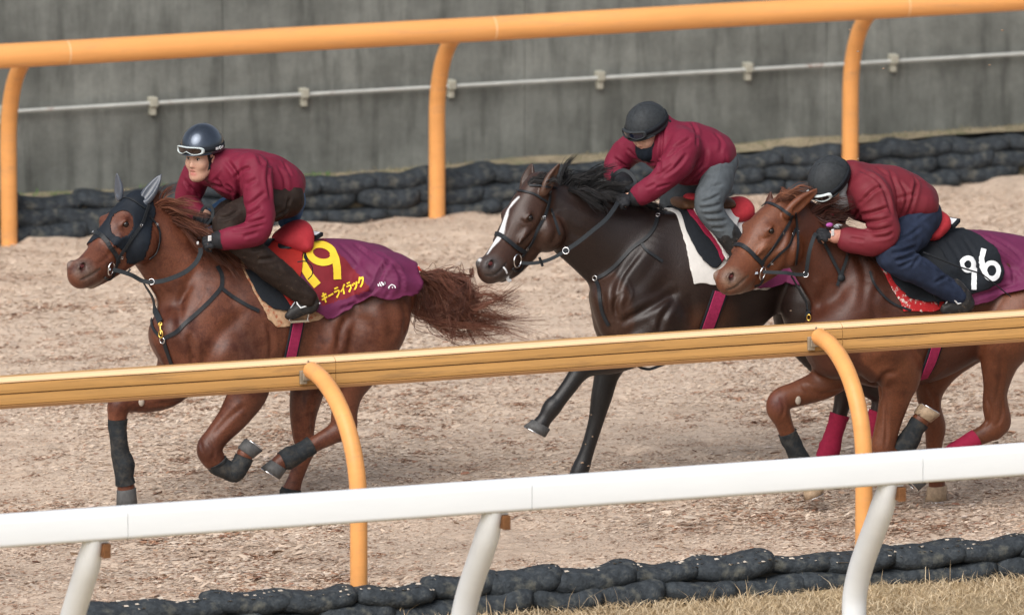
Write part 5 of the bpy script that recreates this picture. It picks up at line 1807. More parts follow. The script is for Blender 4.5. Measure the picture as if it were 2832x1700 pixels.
ring_at(h3, *z5(575, 1095), .014, .036, .0042, br3, sc=(.75, 1.05))
mk([free_strap(h3, [z5(420, 1115) + (-.15,), z5(480, 1110) + (-.165,), z5(545, 1100) + (-.17,)], .013, .006)], 'bit', M['metal'], br3)
mk([strap(h3, zs(z5, (600, 1160), (560, 1220), (500, 1240)), .014, .008)], 'chin_strap', M['leather'], br3)
re3 = empty('reins', h3.at(2230, 750))
tag(re3, 'black reins with dangling knot below the third rider', 'reins')
mk([free_strap(h3, zs(z5, (600, 1090, -.18), (720, 1095, -.2), (850, 1100, -.22), (970, 1118, -.22), (1075, 1120, -.22)), .020, .006)], 'rein', M['web'], re3)
mk([free_strap(h3, zs(z5, (1080, 1130, -.22), (1095, 1000, -.24), (1120, 850, -.25), (1160, 720, -.24), (1190, 660, -.22)), .022, .006)], 'rein', M['web'], re3)
mk([strap(h3, zs(z5, (1250, 730), (1330, 880), (1400, 1020), (1450, 1120), (1420, 1240)), .018, .014), strap(h3, zs(z5, (1540, 860), (1510, 980), (1470, 1090), (1480, 1180)), .018, .016)], 'rein_end', M['web'], re3)
MB().ball(h3.hit(*z5(1465, 1150), .016)[0], (.022, .016, .022)).build('knot', M['web'], re3)
MB().torus(h3.at(*z5(1075, 1118), -.225), (-.5, -.8, .2), .015, .003).build('rein_ring', M['metal'], re3)
bp3 = empty('breastplate', h3.at(2240, 870))
tag(bp3, 'black martingale with brass hook on the right chestnut horse', 'breastplate')
mk([strap(h3, [(2184, 768), (2200, 800), (2222, 840), (2241, 876)], [.022] * 5 + [.05] * 5 + [.04] * 6, .016, .006)], 'martingale', M['web'], bp3)
MB().torus(h3.hit(2243, 884, .02)[0], (-.6, -.8, 0), .014, .004, 16, 6, (.8, 1.2)).build('snap_hook', M['brass'], bp3)
mk([strap(h3, zs(zF_, (1280, 1040), (1310, 1140), (1390, 1240), (1480, 1300), (1595, 1340)), .014, .008)], 'side_strap', M['leather'], bp3)
sp3 = empty('saddle_pad', h3.at(2480, 690))
tag(sp3, 'red and white patterned saddle pad on the right chestnut horse', 'saddle pad')
drape(h3, [(2402, 700, 's'), (2580, 640, 's'), (2640, 800), (2600, 860), (2572, 868), (2492, 868), (2484, 840), (2454, 790), (2418, 725)], .010, 'saddle_pad', M['red_white'], sp3, thick=.008)


def fold3(V, N, x, a):
    return V + N * (np.clip(a, 0, 1) * (.008 * np.sin(x * 24 + a * 2.5) + .006 * np.sin(a * 13 + x * 6) + .008))[:, None]


sc3, bv3p = drape(h3, [(2600, 624, 's'), (2740, 640, 's'), (2900, 690, 's'), (2900, 800), (2832, 812), (2795, 821), (2735, 834), (2690, 846), (2645, 858), (2625, 830), (2600, 700)], .016, 'saddle_cloth', M['purple'], None, .014, fold3, lines=zs_l(zF_, ([(2060, 745), (2240, 830), (2420, 960)], .012, .013), ([(2150, 740), (2330, 830), (2473, 950)], .012, .012), ([(2280, 900), (2380, 1020), (2400, 1160)], .011, .012), ([(2060, 1250), (2240, 1190), (2440, 1130)], .010, .012), ([(2340, 960), (2470, 1080)], .012, .010)))
tag(sc3, 'purple and black saddle cloth with white number 96', 'saddle cloth')
nc, bv3 = drape(h3, [(2412, 694, 's'), (2520, 650, 's'), (2610, 622, 's'), (2663, 634, 's'), (2752, 690), (2776, 744), (2766, 783), (2727, 803), (2660, 828), (2640, 834), (2556, 838), (2506, 830), (2467, 790), (2426, 725)], .028, 'number_cloth', M['black_cloth'], sc3, .014, fold3, thick=.005, lines=zs_l(zF_, ([(1990, 760), (2080, 900), (2110, 1060)], .010, .010), ([(1850, 760), (1950, 900), (2000, 1020)], .012, .010), ([(1900, 1040), (2060, 1150)], .010, .008)))
n9 = arc(*zF_(2040, 985), 17, 19, 60, 420, 24)
n96 = [(arc(*zF_(2036, 985), 16, 17, 0, 360, 26), 12.5), (zs(zF_, (2082, 985), (2085, 1060), (2083, 1180)), 14.5),
       (zs(zF_, (2160, 868), (2140, 940), (2150, 1010), (2178, 1075)), 14.5), (arc(*zF_(2218, 1035), 19, 22, 0, 360, 26), 13)]
print_on(bv3, n96, 'number', M['white_print'], sc3, .007)
b = MB()
q = [h3.at(*zF_(1850, 665), -.02), h3.at(*zF_(1925, 690), -.08), h3.at(*zF_(1980, 630), -.05), h3.at(*zF_(1830, 605), .03)]
b.add([v for v in q] + [v - np.array([0, 0, .02]) for v in q], [(0, 1, 2, 3), (7, 6, 5, 4), (0, 4, 5, 1), (1, 5, 6, 2), (2, 6, 7, 3), (3, 7, 4, 0)])
b.build('pocket', M['black_cloth'], sc3, smooth=False)
c = sum(q) / 4
MB().add([c + (v - c) * .7 + np.array([0, 0, .003]) for v in q], [(0, 1, 2, 3)]).build('card', M['white_print'], sc3)
sd3 = empty('saddle', h3.at(2520, 660))
tag(sd3, 'black saddle with low red seat under the third rider', 'saddle')
saddle(h3, (2420, 690), (2500, 660), (2580, 625), sd3, [(2578, 620, 38, 26, .15), (2560, 640, 34, 24, .16), (2596, 604, 20, 24, .12)],
       ([(2430, 690, 's'), (2560, 640, 's')] + zs(zF_, (1900, 1000), (1840, 1180), (1800, 1340), (1760, 1300), (1700, 1160), (1560, 1060), (1400, 960)), .040), 'leather')
girth(h3, [(2598, 880), (2592, 930), (2580, 975), (2566, 1010), (2550, 1040)], .060, sd3)
wrap_leg(h3, [(2484, 1248, -.18, 24), (2510, 1222, -.19, 28), (2530, 1186, -.2, 23), (2543, 1166, -.2, 24)], 'leg_wrap', M['wrap'], horse3, 3, 7)
wrap_leg(h3, [(2178, 1195, .15, 24), (2188, 1220, .15, 23), (2220, 1285, .15, 24), (2232, 1308, .15, 27), (2240, 1326, .15, 23)], 'leg_wrap', M['wrap'], horse3, 3, 8)
wrap_leg(h3, [(2700, 1212, -.15, 24), (2620, 1262, -.15, 23), (2580, 1290, -.15, 28), (2556, 1308, -.15, 23)], 'leg_wrap', M['maroon_wrap'], horse3, 3, 9)
hoof(h3, (2550, 1155, -.2), (2566, 1128, -.2), 25, 31, horse3, M['hoof_pale'], (.8, 0, .4))
hoof(h3, (2246, 1340, .15), (2256, 1366, .15), 25, 28, horse3, M['hoof_pale'], (-.6, 0, -.6))
hoof(h3, (2592, 1342, .15), (2594, 1382, .15), 25, 29, horse3, M['hoof_pale'], (-1, 0, 0))
hoof(h3, (2543, 1318, -.15), (2522, 1340, -.15), 25, 29, horse3, M['hoof'], (-1, 0, 0))

# ---------------------------------------------------------------- manes, forelocks, tails
def interp_poly(P, t):
    P = np.asarray(P, float)
    s = np.concatenate([[0], np.cumsum(np.linalg.norm(np.diff(P, axis=0), axis=1))])
    return np.array([np.interp(t * s[-1], s, P[:, k]) for k in range(P.shape[1])])


def mane(b, crest, n, tip, name, pal, parent, seed, spread=(18, 14), dyr=(-.16, .06), r0=.003, sag=10):
    roots = []
    rr = np.random.default_rng(seed + 100)
    for i in range(n):
        t = rr.random()
        q = interp_poly(crest, t)
        roots.append((t, b.hit(q[0] + rr.normal(0, 2), q[1] + rr.normal(0, 3), -.004)[0]))

    nl = max(8, n // 22)
    lr = np.random.default_rng(seed + 300)
    lk = [(lr.uniform(.5, 1.12), lr.normal(0, spread[0]), lr.normal(0, spread[1]), lr.uniform(*dyr), lr.normal(0, 6)) for _ in range(nl + 1)]

    def tf(i, r):
        t, p = roots[i]
        k = lk[min(nl, max(0, int(t * nl + r.normal(0, .45))))]
        L = k[0] * r.uniform(.82, 1.08)
        v = interp_poly(tip, t)
        tx, ty = v[0] * L + k[1] + r.normal(0, 5), v[1] * L + k[2] + r.normal(0, 4)
        dy = k[3] + r.normal(0, .012)
        g = lambda fx, fy, fd: p + CR * (fx * MPX) - CU * (fy * MPX) + np.array([0, fd, 0])
        return [p, g(tx * .3, ty * .45 - sag * .4 + k[4] * .5, dy * .3), g(tx * .65, ty * .75 - k[4] * .6, dy * .7), g(tx, ty + sag, dy)]
    return hairs(roots, tf, n, name, pal, parent, r0, mat='hair1', seed=seed)


CHH = [(.135, .046, .026), (.17, .062, .034), (.095, .030, .018), (.21, .085, .05)]
BKH = [(.010, .010, .011), (.014, .013, .014), (.022, .019, .018), (.007, .007, .008)]
mane(h1, [(428, 562), (470, 590), (520, 628), (570, 655), (640, 690)], 1000, [(70, -18), (85, 0), (70, 25), (50, 40), (30, 35)], 'mane', CHH, horse1, 1, (20, 16), (-.13, .05), .0022)
mane(h1, [(470, 600), (520, 640), (560, 665), (610, 690)], 350, [(70, 40), (60, 50), (60, 40), (40, 50)], 'mane', [(.085, .030, .018), (.13, .046, .026), (.06, .022, .014)], horse1, 11, (22, 14), (-.20, -.10), .0022)
mane(h2, [(1545, 512), (1560, 508), (1590, 522), (1640, 542), (1700, 556), (1790, 560)], 1200, [(70, -62), (88, -66), (88, -58), (70, -40), (60, -10), (30, 5)], 'mane', BKH, horse2, 2, (20, 14), (-.06, .12), .0024)
mane(h2, [(1570, 522), (1600, 530), (1650, 550)], 400, [(80, 6), (80, 8), (45, 8)], 'mane', BKH, horse2, 12, (20, 9), (-.14, -.04), .0024)
mane(h2, [(1458, 512), (1480, 506), (1500, 512)], 160, [(45, -32), (55, -25), (50, -20)], 'forelock', BKH, horse2, 22, (10, 8), (-.03, .05), .003)
mane(h3, [(2140, 560), (2160, 545), (2185, 545)], 260, [(75, -30), (70, -28), (60, -22)], 'forelock', [(.15, .052, .026), (.19, .072, .036), (.10, .034, .019)], horse3, 3, (16, 9), (-.05, .05), .003)
mane(h3, [(2240, 580), (2262, 600), (2300, 645), (2340, 680), (2400, 700)], 800, [(80, -28), (80, -20), (40, -20), (30, 0), (20, 10)], 'mane', [(.055, .020, .014), (.085, .028, .018), (.035, .014, .011)], horse3, 13, (24, 24), (-.13, .06), .0024)


def tail(b, name, pal, parent, seed, n, roots, mid, tips, dy0=0.0, r0=.0019):
    lr = np.random.default_rng(seed + 300)
    nl = 34
    lk = []
    for q in range(nl):
        t = lr.random()
        e = interp_poly(tips, np.clip(lr.beta(1.2, 1.2) * .8 + (1 - t) * .2 + lr.normal(0, .05), 0, 1))
        m = interp_poly(mid, np.clip(t + lr.normal(0, .12), 0, 1)) + lr.normal(0, (14, 12), 2)
        lk.append((t, m, m + (e - m) * lr.uniform(.6, 1.08), dy0 + lr.normal(0, .05), lr.normal(6, 14), lr.normal(0, 9)))

    def tf(i, r):
        t, m, e, d, bow, wv = lk[r.integers(nl)]
        loose = r.random() < .22
        j = 3.2 if loose else 1.0
        q = interp_poly(roots, np.clip(t + r.normal(0, .05), 0, 1)) + r.normal(0, 4, 2)
        m = m + r.normal(0, 5 * j, 2)
        e = m + (e - m) * r.uniform(.75, 1.08) + r.normal(0, 6 * j, 2)
        k1 = m + (e - m) * .35 + np.array([0, 1]) * (bow + r.normal(0, 3 * j))
        k2 = m + (e - m) * .7 + np.array([0, 1]) * (bow * .6 + wv + r.normal(0, 3 * j))
        return [b.at(q[0], q[1], dy0 + r.normal(0, .012)), b.at(*(q * .45 + m * .55), dy0 + d * .5), b.at(m[0], m[1], d), b.at(k1[0], k1[1], d * 1.2), b.at(k2[0], k2[1], d * 1.4), b.at(e[0], e[1], d * 1.6)]
    return hairs(None, tf, n, name, pal, parent, r0, mat='hair1', seed=seed)


TLH = [(.20, .078, .050), (.25, .105, .07), (.15, .054, .036), (.30, .145, .10)]
tail(h1, 'tail', TLH, horse1, 4, 820, [(1285, 820), (1262, 782), (1215, 772), (1160, 790), (1140, 830)], [(1305, 835), (1280, 840), (1245, 862), (1205, 868), (1160, 878)],
     [(1400, 762), (1475, 800), (1520, 862), (1505, 925), (1420, 950), (1310, 958), (1150, 930)])
tail(h1, 'tail', [(.11, .042, .028), (.15, .056, .036), (.08, .03, .022)], horse1, 14, 260, [(1150, 775), (1200, 765), (1250, 772), (1285, 810)], [(1170, 800), (1230, 800), (1270, 810), (1295, 840)],
     [(1300, 870), (1240, 900), (1180, 880), (1140, 850)], .02)
tail(h1, 'tail', [(.13, .05, .033), (.18, .07, .045), (.095, .036, .025)], horse1, 24, 520, [(1115, 768), (1165, 758), (1215, 754), (1262, 768)], [(1190, 757), (1240, 760), (1282, 786), (1300, 830)],
     [(1285, 790), (1308, 840), (1330, 880), (1300, 905)], 0, .002)
tail(h2, 'tail', BKH, horse2, 5, 300, [(2450, 770), (2480, 790)], [(2520, 830), (2540, 860)], [(2640, 850), (2660, 930), (2600, 980)], .0)
tail(h3, 'tail', TLH, horse3, 6, 300, [(3030, 790), (3050, 800)], [(3080, 830), (3100, 860)], [(3200, 850), (3240, 930), (3160, 980)], .0)

# pale bony calluses on the forearms, flying dirt
for b_, o_, q in ((h1, horse1, zC(437, 497)), (h3, horse3, zH(332, 668))):
    p, n = b_.hit(*q)
    MB().ball(p, (.018, .010, .026), 6, 10).build('callus', new_mat('pale_callus', (.40, .34, .28), .8), o_)
r_ = np.random.default_rng(5)
mb = MB()
for k in range(34):
    zone = [(2350, 60, 2830, 440), (2050, 700, 2300, 1050), (1980, 930, 2140, 1020), (1600, 1000, 1720, 1330)][int(r_.choice(4, p=[.35, .2, .2, .25]))]
    p = U(r_.uniform(zone[0], zone[2]), r_.uniform(zone[1], zone[3]), r_.uniform(1.2, 3.0))
    mb.ball(p, r_.uniform(.003, .008, 3) * np.array([1.5, 1, .7]), 4, 6)
tag(mb.build('flying_dirt', new_mat('dirt', (.28, .20, .14), .9, var=.5, vscale=40), None), kind='stuff')

# =================================================================== RIDERS
SK = (.52, .30, .215); SKR = (.52, .245, .185); LIP = (.40, .13, .11)


def frame(F, roll=0.0):
    F = np.asarray(F, float); F /= np.linalg.norm(F)
    Lf = np.cross((0, 0, 1.0), F); Lf /= np.linalg.norm(Lf)
    Up = np.cross(F, Lf)
    if roll:
        c, s = math.cos(roll), math.sin(roll)
        Lf, Up = c * Lf + s * Up, c * Up - s * Lf
    return np.array([F, Lf, Up])


class Rider:
    def __init__(self, y0, head_px, F, roll=0.0):
        self.y0 = y0
        self.b = SDF()
        self.A = frame(F, roll)
        self.hc = U(head_px[0], head_px[1], y0 + head_px[2])
        self.head()

    def P(self, f, l, u):
        return self.hc + self.A[0] * f + self.A[1] * l + self.A[2] * u

    def head(self):
        s, P, A = self.b, self.P, self.A
        s.ell(P(.005, 0, .045), (.094, .074, .088), A, .03, SK)
        s.ell(P(.038, 0, -.040), (.060, .058, .080), A, .04, SK)
        s.chain([P(.060, 0, -.098), P(.077, 0, -.102)], [.026, .016], 1.3, .03, SK, u=A[1])
        s.chain([P(.0, .048, -.055), P(.045, .031, -.098), P(.072, 0, -.110), P(.045, -.031, -.098), P(.0, -.048, -.055)], .016, 1, .03, SK)
        s.chain([P(.084, 0, .012), P(.099, 0, -.016), P(.106, 0, -.034)], [.008, .0095, .011], 1, .014, SK)
        for q in (-1, 1):
            s.ell(P(.097, q * .011, -.037), (.009, .008, .007), A, .008, SKR)
            s.chain([P(.084, q * .012, .024), P(.084, q * .032, .028), P(.066, q * .050, .020)], .007, 1, .014, SK)
            s.ell(P(.094, q * .032, .004), (.014, .016, .009), A, .012, SK, '-')
            s.ell(P(.064, q * .044, -.030), (.022, .018, .022), A, .03, SK)
            s.ell(P(-.004, q * .074, -.012), (.017, .009, .030), A, .008, SKR)
            s.ell(P(.003, q * .083, -.010), (.009, .007, .016), A, .006, SKR, '-')
        s.ell(P(.088, 0, -.064), (.012, .020, .0065), A, .008, LIP)
        s.ell(P(.087, 0, -.079), (.011, .018, .0075), A, .008, LIP)
        s.ell(P(.098, 0, -.0715), (.014, .016, .0045), A, .004, (.12, .03, .03), '-')

    def limb(self, s, pts, k=.03, sc=1.0, col=(1, 1, 1), u=(0, 1, 0), grow=0.0, sub=6):
        P = [U(p[0], p[1], self.y0 + p[2]) for p in pts]
        R = [p[3] * MPX + grow for p in pts]
        S = [p[4] if len(p) > 4 else sc for p in pts]
        s.chain(P, R, S, k, col, u, sub)
        return P

    def hand(self, s, wrist, knuck, side, col, curl_to=(0, 0, -1.0), k=.005, sc=1.0):
        """palm, four curled fingers of different lengths and a thumb; wrist, knuck: 3D points"""
        w_, n_ = np.asarray(wrist), np.asarray(knuck)
        f = n_ - w_; f /= np.linalg.norm(f)
        c = np.asarray(curl_to, float); c = c - f * (c @ f); c /= np.linalg.norm(c)     # palm side
        a = np.cross(f, c) * side                                                        # towards the little finger
        s.chain([w_, w_ + f * .03, n_], [.024 * sc, .026 * sc, .026 * sc], [1, .8, .62], .02, col, u=c)
        s.chain([n_ - a * .026 * sc, n_ + a * .030 * sc], .016 * sc, 1, .014, col)
        for i, L in enumerate((.92, 1.0, .95, .78)):
            o = n_ + a * (-.030 + .0205 * i) * sc - c * .002
            s.chain([o, o + f * .030 * L * sc, o + f * .034 * L * sc + c * .026 * L * sc, o + f * .010 * sc + c * .040 * L * sc], [.0105 * sc, .0102 * sc, .0095 * sc, .0085 * sc], 1, k, col, sub=3)
        o = w_ + f * .025 - a * .024 * sc
        s.chain([o, o - a * .018 * sc + f * .022 + c * .014, o - a * .008 * sc + f * .046 + c * .030, o + f * .056 + c * .040 + a * .008], [.014 * sc, .0125 * sc, .011 * sc, .009 * sc], 1, k, col, sub=3)
        return f, c, a

    def body(self, label, h=.0065):
        V, F = self.b.mesh(h, 1)
        self.V, self.F = V, F
        C = self.b.colours(V, None, F, 3)
        me = mesh_np('person', V, F)
        vcol(me, C)
        self.o = tag(link('person', me, M['skin']), label, 'person')
        self.bvh = BVHTree.FromPolygons([Vector(v) for v in V.tolist()], F.tolist())
        P = self.P
        return self.o

    def eyes(self):
        P = self.P
        for q in (-1, 1):
            e = MB().ball(P(.078, q * .032, .004), .0125, 8, 12).build('eye', M['eyewhite'], self.o)
            MB().ball(P(.0850, q * .032, .003), .0072, 6, 10).build('iris', M['iris'], e)
            MB().tube([P(.0895, q * .016, .0215), P(.0915, q * .030, .0255), P(.0800, q * .048, .020)], [.002, .0032, .0018], 6).build('eyebrow', M['black_hair'], self.o)
            MB().tube([P(.0885, q * .020, .0085), P(.0905, q * .032, .0115), P(.0830, q * .045, .006)], .0016, 5).build('eyelid', M['black_hair'], self.o)

    def cloth(self, s, name, mat, h=.007, amp=.004, f=26, seed=0, fold=None, smooth=2, parent=None):
        V, F = s.mesh(h, smooth)
        N = vnormals(V, F)
        a_ = wav(V, f, seed); c_ = wav(V * [1, 1.6, 1], f * 2.4, seed + 1)
        rdg = 1 - np.abs(wav(V * [1.3, .8, .7], f * 1.7, seed + 2, 4))
        V = V + N * (amp * a_ + amp * .5 * c_ + amp * .9 * (rdg - .5) * np.clip(.5 + a_, 0, 1))[:, None]
        if fold: V = press_lines(V, vnormals(V, F), F, fold)
        o = link(name, mesh_np(name, V, F), mat, parent or self.o)
        return o

    def helmet(self, mat, cover=False, peak=.018, drop=0.0):
        P = self.P
        n, m = 26, 56
        V = []
        R = (.136, .113, .128)
        for i in range(n + 1):
            t = math.radians(2 + 100 * i / n)
            for j in range(m):
                a = 2 * math.pi * j / m
                k = 1 + (.012 * math.cos(a * 6) * math.sin(t) * 0 if cover else 0)
                fl = 1.0 + .018 * max(0, (i - n + 2) / 2)
                V.append(P(.004 + R[0] * math.sin(t) * math.cos(a) * k * fl - .010, R[1] * math.sin(t) * math.sin(a) * k * fl, .040 + R[2] * math.cos(t) + drop))
        F = [(i * m + j, (i + 1) * m + j, (i + 1) * m + (j + 1) % m, i * m + (j + 1) % m) for i in range(n) for j in range(m)]
        F.append(tuple(range(m)))
        o = MB().add(V, F).build('helmet', mat, self.o)
        sm = o.modifiers.new('solidify', 'SOLIDIFY'); sm.thickness = .012; sm.offset = -1
        self.hel = lambda az, u, d=0.0: P(.004 - .010 + (R[0] + d) * math.sqrt(max(0, 1 - ((u - .040 - drop) / (R[2] + d)) ** 2)) * math.cos(az),
                                          (R[1] + d) * math.sqrt(max(0, 1 - ((u - .040 - drop) / (R[2] + d)) ** 2)) * math.sin(az), u)
        # seams over the crown
        for az in ((0, math.pi) if not cover else (0, 1.05, 2.1, 3.14, 4.2, 5.25)):
            pts = [self.hel(az, .040 + drop + .127 * math.sin(e), .0008) for e in np.linspace(.02, 1.50, 14)]
            MB().tube(pts, .0011, 5).build('seam', mat, o)
        if cover:
            MB().ball(P(-.006, 0, .168 + drop), (.008, .008, .004), 6, 10).build('button', mat, o)
        if peak:
            pv, pf = [], []
            k = 17
            for j in range(k):
                a = -1.15 + 2.3 * j / (k - 1)
                q = self.hel(a, .022 + drop, .001); r = self.hel(a, .016 + drop, .001 + peak * math.cos(a / 1.15 * 1.57) ** .6)
                pv += [q, r, r - self.A[2] * .004, q - self.A[2] * .005]
            for j in range(k - 1):
                for e in range(4): pf.append((j * 4 + e, j * 4 + (e + 1) % 4, (j + 1) * 4 + (e + 1) % 4, (j + 1) * 4 + e))
            MB().add(pv, pf).build('peak', mat, o)
        # padded rim
        pts = [self.hel(a, .0145 + drop, -.003) for a in np.linspace(0, 2 * math.pi, 49)]
        MB().tube(pts, .005, 6, cap=False).build('rim', M['black_cloth'], o)
        return o

    def goggles(self, frame_mat, lens_mat, u0=.022, u1=.070, hel=None, band=True, logo=False, span=.80):
        H = self.hel
        g = empty('goggles', self.P(.12, 0, .05)); g.parent = self.o
        g.matrix_parent_inverse = Matrix.Translation(self.o.location).inverted()

        def outline(n, k=1.0):
            o = []
            for i in range(n):
                t = 2 * math.pi * i / n
                x = math.copysign(abs(math.cos(t)) ** .55, math.cos(t)) * span * k
                y = math.copysign(abs(math.sin(t)) ** .6, math.sin(t))
                yc = (u0 + u1) / 2; yh = (u1 - u0) / 2 * k
                y = yc + y * yh
                if y < yc: y += .017 * math.exp(-(x / .16) ** 2)          # nose bridge
                o.append((x, y))
            return o
        N = 44
        o = outline(N); i_ = outline(N, .84)
        V = [H(a, u, .004) for a, u in o] + [H(a, u, .020) for a, u in o] + [H(a, u, .021) for a, u in i_] + [H(a, u, .012) for a, u in i_]
        F = []
        for r in range(3):
            F += [(r * N + j, r * N + (j + 1) % N, (r + 1) * N + (j + 1) % N, (r + 1) * N + j) for j in range(N)]
        MB().add(V, F).build('goggle_frame', frame_mat, g)
        V = [H(0, (u0 + u1) / 2, .016)] + [H(a * .5, (u - (u0 + u1) / 2) * .5 + (u0 + u1) / 2, .016) for a, u in i_] + [H(a, u, .014) for a, u in i_]
        F = [(0, 1 + j, 1 + (j + 1) % N) for j in range(N)] + [(1 + j, 1 + N + j, 1 + N + (j + 1) % N, 1 + (j + 1) % N) for j in range(N)]
        MB().add(V, F).build('lens', lens_mat, g)
        if band:
            az = np.linspace(span * .93, 2 * math.pi - span * .93, 40)
            V = []
            for a in az: V += [H(a, u0 + .010, .0025), H(a, u1 - .006, .0025), H(a, u1 - .006, .005), H(a, u0 + .010, .005)]
            F = [(j * 4 + e, j * 4 + (e + 1) % 4, (j + 1) * 4 + (e + 1) % 4, (j + 1) * 4 + e) for j in range(len(az) - 1) for e in range(4)]
            MB().add(V, F).build('strap', M['black_cloth'], g)
        if logo:
            mb = MB()
            for a0, a1, uu in ((1.35, 1.52, .060), (1.72, 1.89, .060)):
                for a in np.linspace(a0, a1, 4)[:-1]:
                    da = (a1 - a0) / 3 * .8
                    mb.add([H(a, uu - .007, .006), H(a + da, uu - .007, .006), H(a + da, uu + .007, .006), H(a, uu + .007, .006)], [(0, 1, 2, 3)])
            mb.torus(H(1.62, .060, .006), self.A[1], .008, .002, 12, 5)
            mb.build('emblem', M['white_print'], g)
        return g


def folds(z, *L):
    """fold lines on cloth: (x, y, x, y, ..., width m, depth m) in zoom points"""
    out = []
    for q in L:
        p = q[:-2]
        out.append(([z(p[i], p[i + 1]) for i in range(0, len(p), 2)], q[-2], q[-1]))
    return out


def plate(c, ux, uy, hw, hh, th, name, mat, parent):
    ux = np.asarray(ux, float) / np.linalg.norm(ux); uy = np.asarray(uy, float); uy = uy - ux * (ux @ uy); uy /= np.linalg.norm(uy)
    n = np.cross(ux, uy)
    V = [c + ux * a * hw + uy * b_ * hh + n * d * th for d in (-1, 1) for a, b_ in ((-1, -1), (1, -1), (1, 1), (-1, 1))]
    return MB().add(V, [(3, 2, 1, 0), (4, 5, 6, 7), (0, 1, 5, 4), (1, 2, 6, 5), (2, 3, 7, 6), (3, 0, 4, 7)]).build(name, mat, parent, smooth=False, bevel=.002)


# ---------------------------------------------------------------- first rider
r1 = Rider(2.35, (559, 433, -.02), (-.80, -.56, -.06))
b = r1.b
r1.limb(b, [(590, 455, 0, 30), (572, 440, 0, 28)], .03, col=SK)
torso1 = [(772, 512, 0, 44, 1.2), (715, 490, 0, 50, 1.15), (655, 486, 0, 46, 1.2), (605, 474, 0, 36, 1.2)]
r1.limb(b, torso1, .04, col=SK)
nsh, nel, nwr = (700, 470, -.19), (716, 628, -.33), (610, 660, -.29)
r1.limb(b, [(655, 478, -.08, 26), nsh[:2] + (-.17, 24), (716, 550, -.26, 28), nel + (26,), (660, 655, -.34, 22), nwr + (19,)], .03, col=SK)
fsh, fel, fwr = (552, 470, .20), (520, 555, .24), (566, 598, .08)
r1.limb(b, [(600, 476, .10, 26), fsh + (24,), (530, 515, .24, 25), fel + (25,), (548, 585, .16, 21), fwr + (18,)], .03, col=SK)
gl1 = SDF()
W = U(612, 662, 2.35 - .29); K_ = U(583, 668, 2.35 - .27)
r1.hand(b, W, K_, 1, SK, (.25, .55, -.8))
r1.hand(gl1, W, K_, 1, (1, 1, 1), (.25, .55, -.8), sc=1.14)
W2 = U(572, 598, 2.35 + .08); K2 = U(560, 602, 2.35 + .0)
r1.hand(b, W2, K2, -1, SK, (-.3, 0, -.9))
r1.hand(gl1, W2, K2, -1, (1, 1, 1), (-.3, 0, -.9), sc=1.14)
legn1 = [(790, 548, -.11, 46), (710, 578, -.18, 45), (632, 618, -.235, 38), (650, 655, -.26, 36), (735, 730, -.30, 35), (810, 790, -.32, 29), (845, 820, -.325, 26)]
legf1 = [(790, 530, .13, 48), (690, 560, .24, 42), (610, 600, .30, 38), (650, 670, .30, 32), (740, 740, .32, 28), (810, 800, .32, 24), (830, 820, .32, 22)]
r1.limb(b, [(p[0], p[1], p[2], p[3] * .75) for p in legn1], .03, col=SK)
r1.limb(b, [(p[0], p[1], p[2], p[3] * .75) for p in legf1], .03, col=SK)
r1.body('first rider in maroon jumper with glossy black helmet and bare face, mouth open')
r1.eyes()
j = SDF()
r1.limb(j, [(776, 512, 0, 62, 1.55), (760, 504, 0, 66, 1.5), (715, 488, 0, 72, 1.35), (655, 482, 0, 70, 1.32), (610, 468, 0, 50, 1.25)], .05)
r1.limb(j, [(630, 470, 0, 46), (606, 455, 0, 42), (588, 442, 0, 36)], .03, sc=1.05)
r1.limb(j, [(650, 472, -.08, 46), nsh[:2] + (-.18, 45), (714, 545, -.26, 42), (720, 602, -.32, 39), (706, 640, -.345, 38), (668, 654, -.345, 34), (638, 658, -.315, 33), (626, 661, -.30, 31)], .035)
r1.limb(j, [(600, 475, .10, 46), (556, 476, .20, 42), (528, 520, .245, 38), (520, 556, .245, 34), (538, 580, .18, 28), (552, 590, .13, 25)], .035)
cr = folds(zA, (1570, 470, 1660, 600, 1690, 760, 1680, 860, .012, .016), (1640, 640, 1720, 560, 1790, 540, .010, .010), (1560, 690, 1640, 760, 1700, 860, .010, .012), (1400, 690, 1520, 720, 1640, 780, .012, .010), (1480, 640, 1560, 740, .009, .009),
           (1680, 1010, 1790, 960, 1890, 900, .010, .011), (1640, 1050, 1780, 1040, 1930, 1000, .009, .012), (1620, 1110, 1760, 1100, 1910, 1060, .008, .009), (1720, 1170, 1860, 1130, .010, .008), (1690, 900, 1800, 860, 1930, 760, .011, .009), (1740, 700, 1850, 640, .012, .008),
           (1960, 470, 1950, 640, 1975, 830, .012, .012), (2040, 520, 2100, 640, 2110, 780, .012, .009), (1860, 420, 1900, 520, .014, .008), (2090, 480, 2160, 620, .010, .008), (1340, 640, 1440, 640, 1530, 540, .010, -.006), (1230, 700, 1330, 800, .010, .010), (1180, 640, 1260, 760, .010, .009), (1440, 780, 1560, 820, .010, .010))
r1.cloth(j, 'jacket', M['jacket'], .0068, .0055, 20, 3, cr)
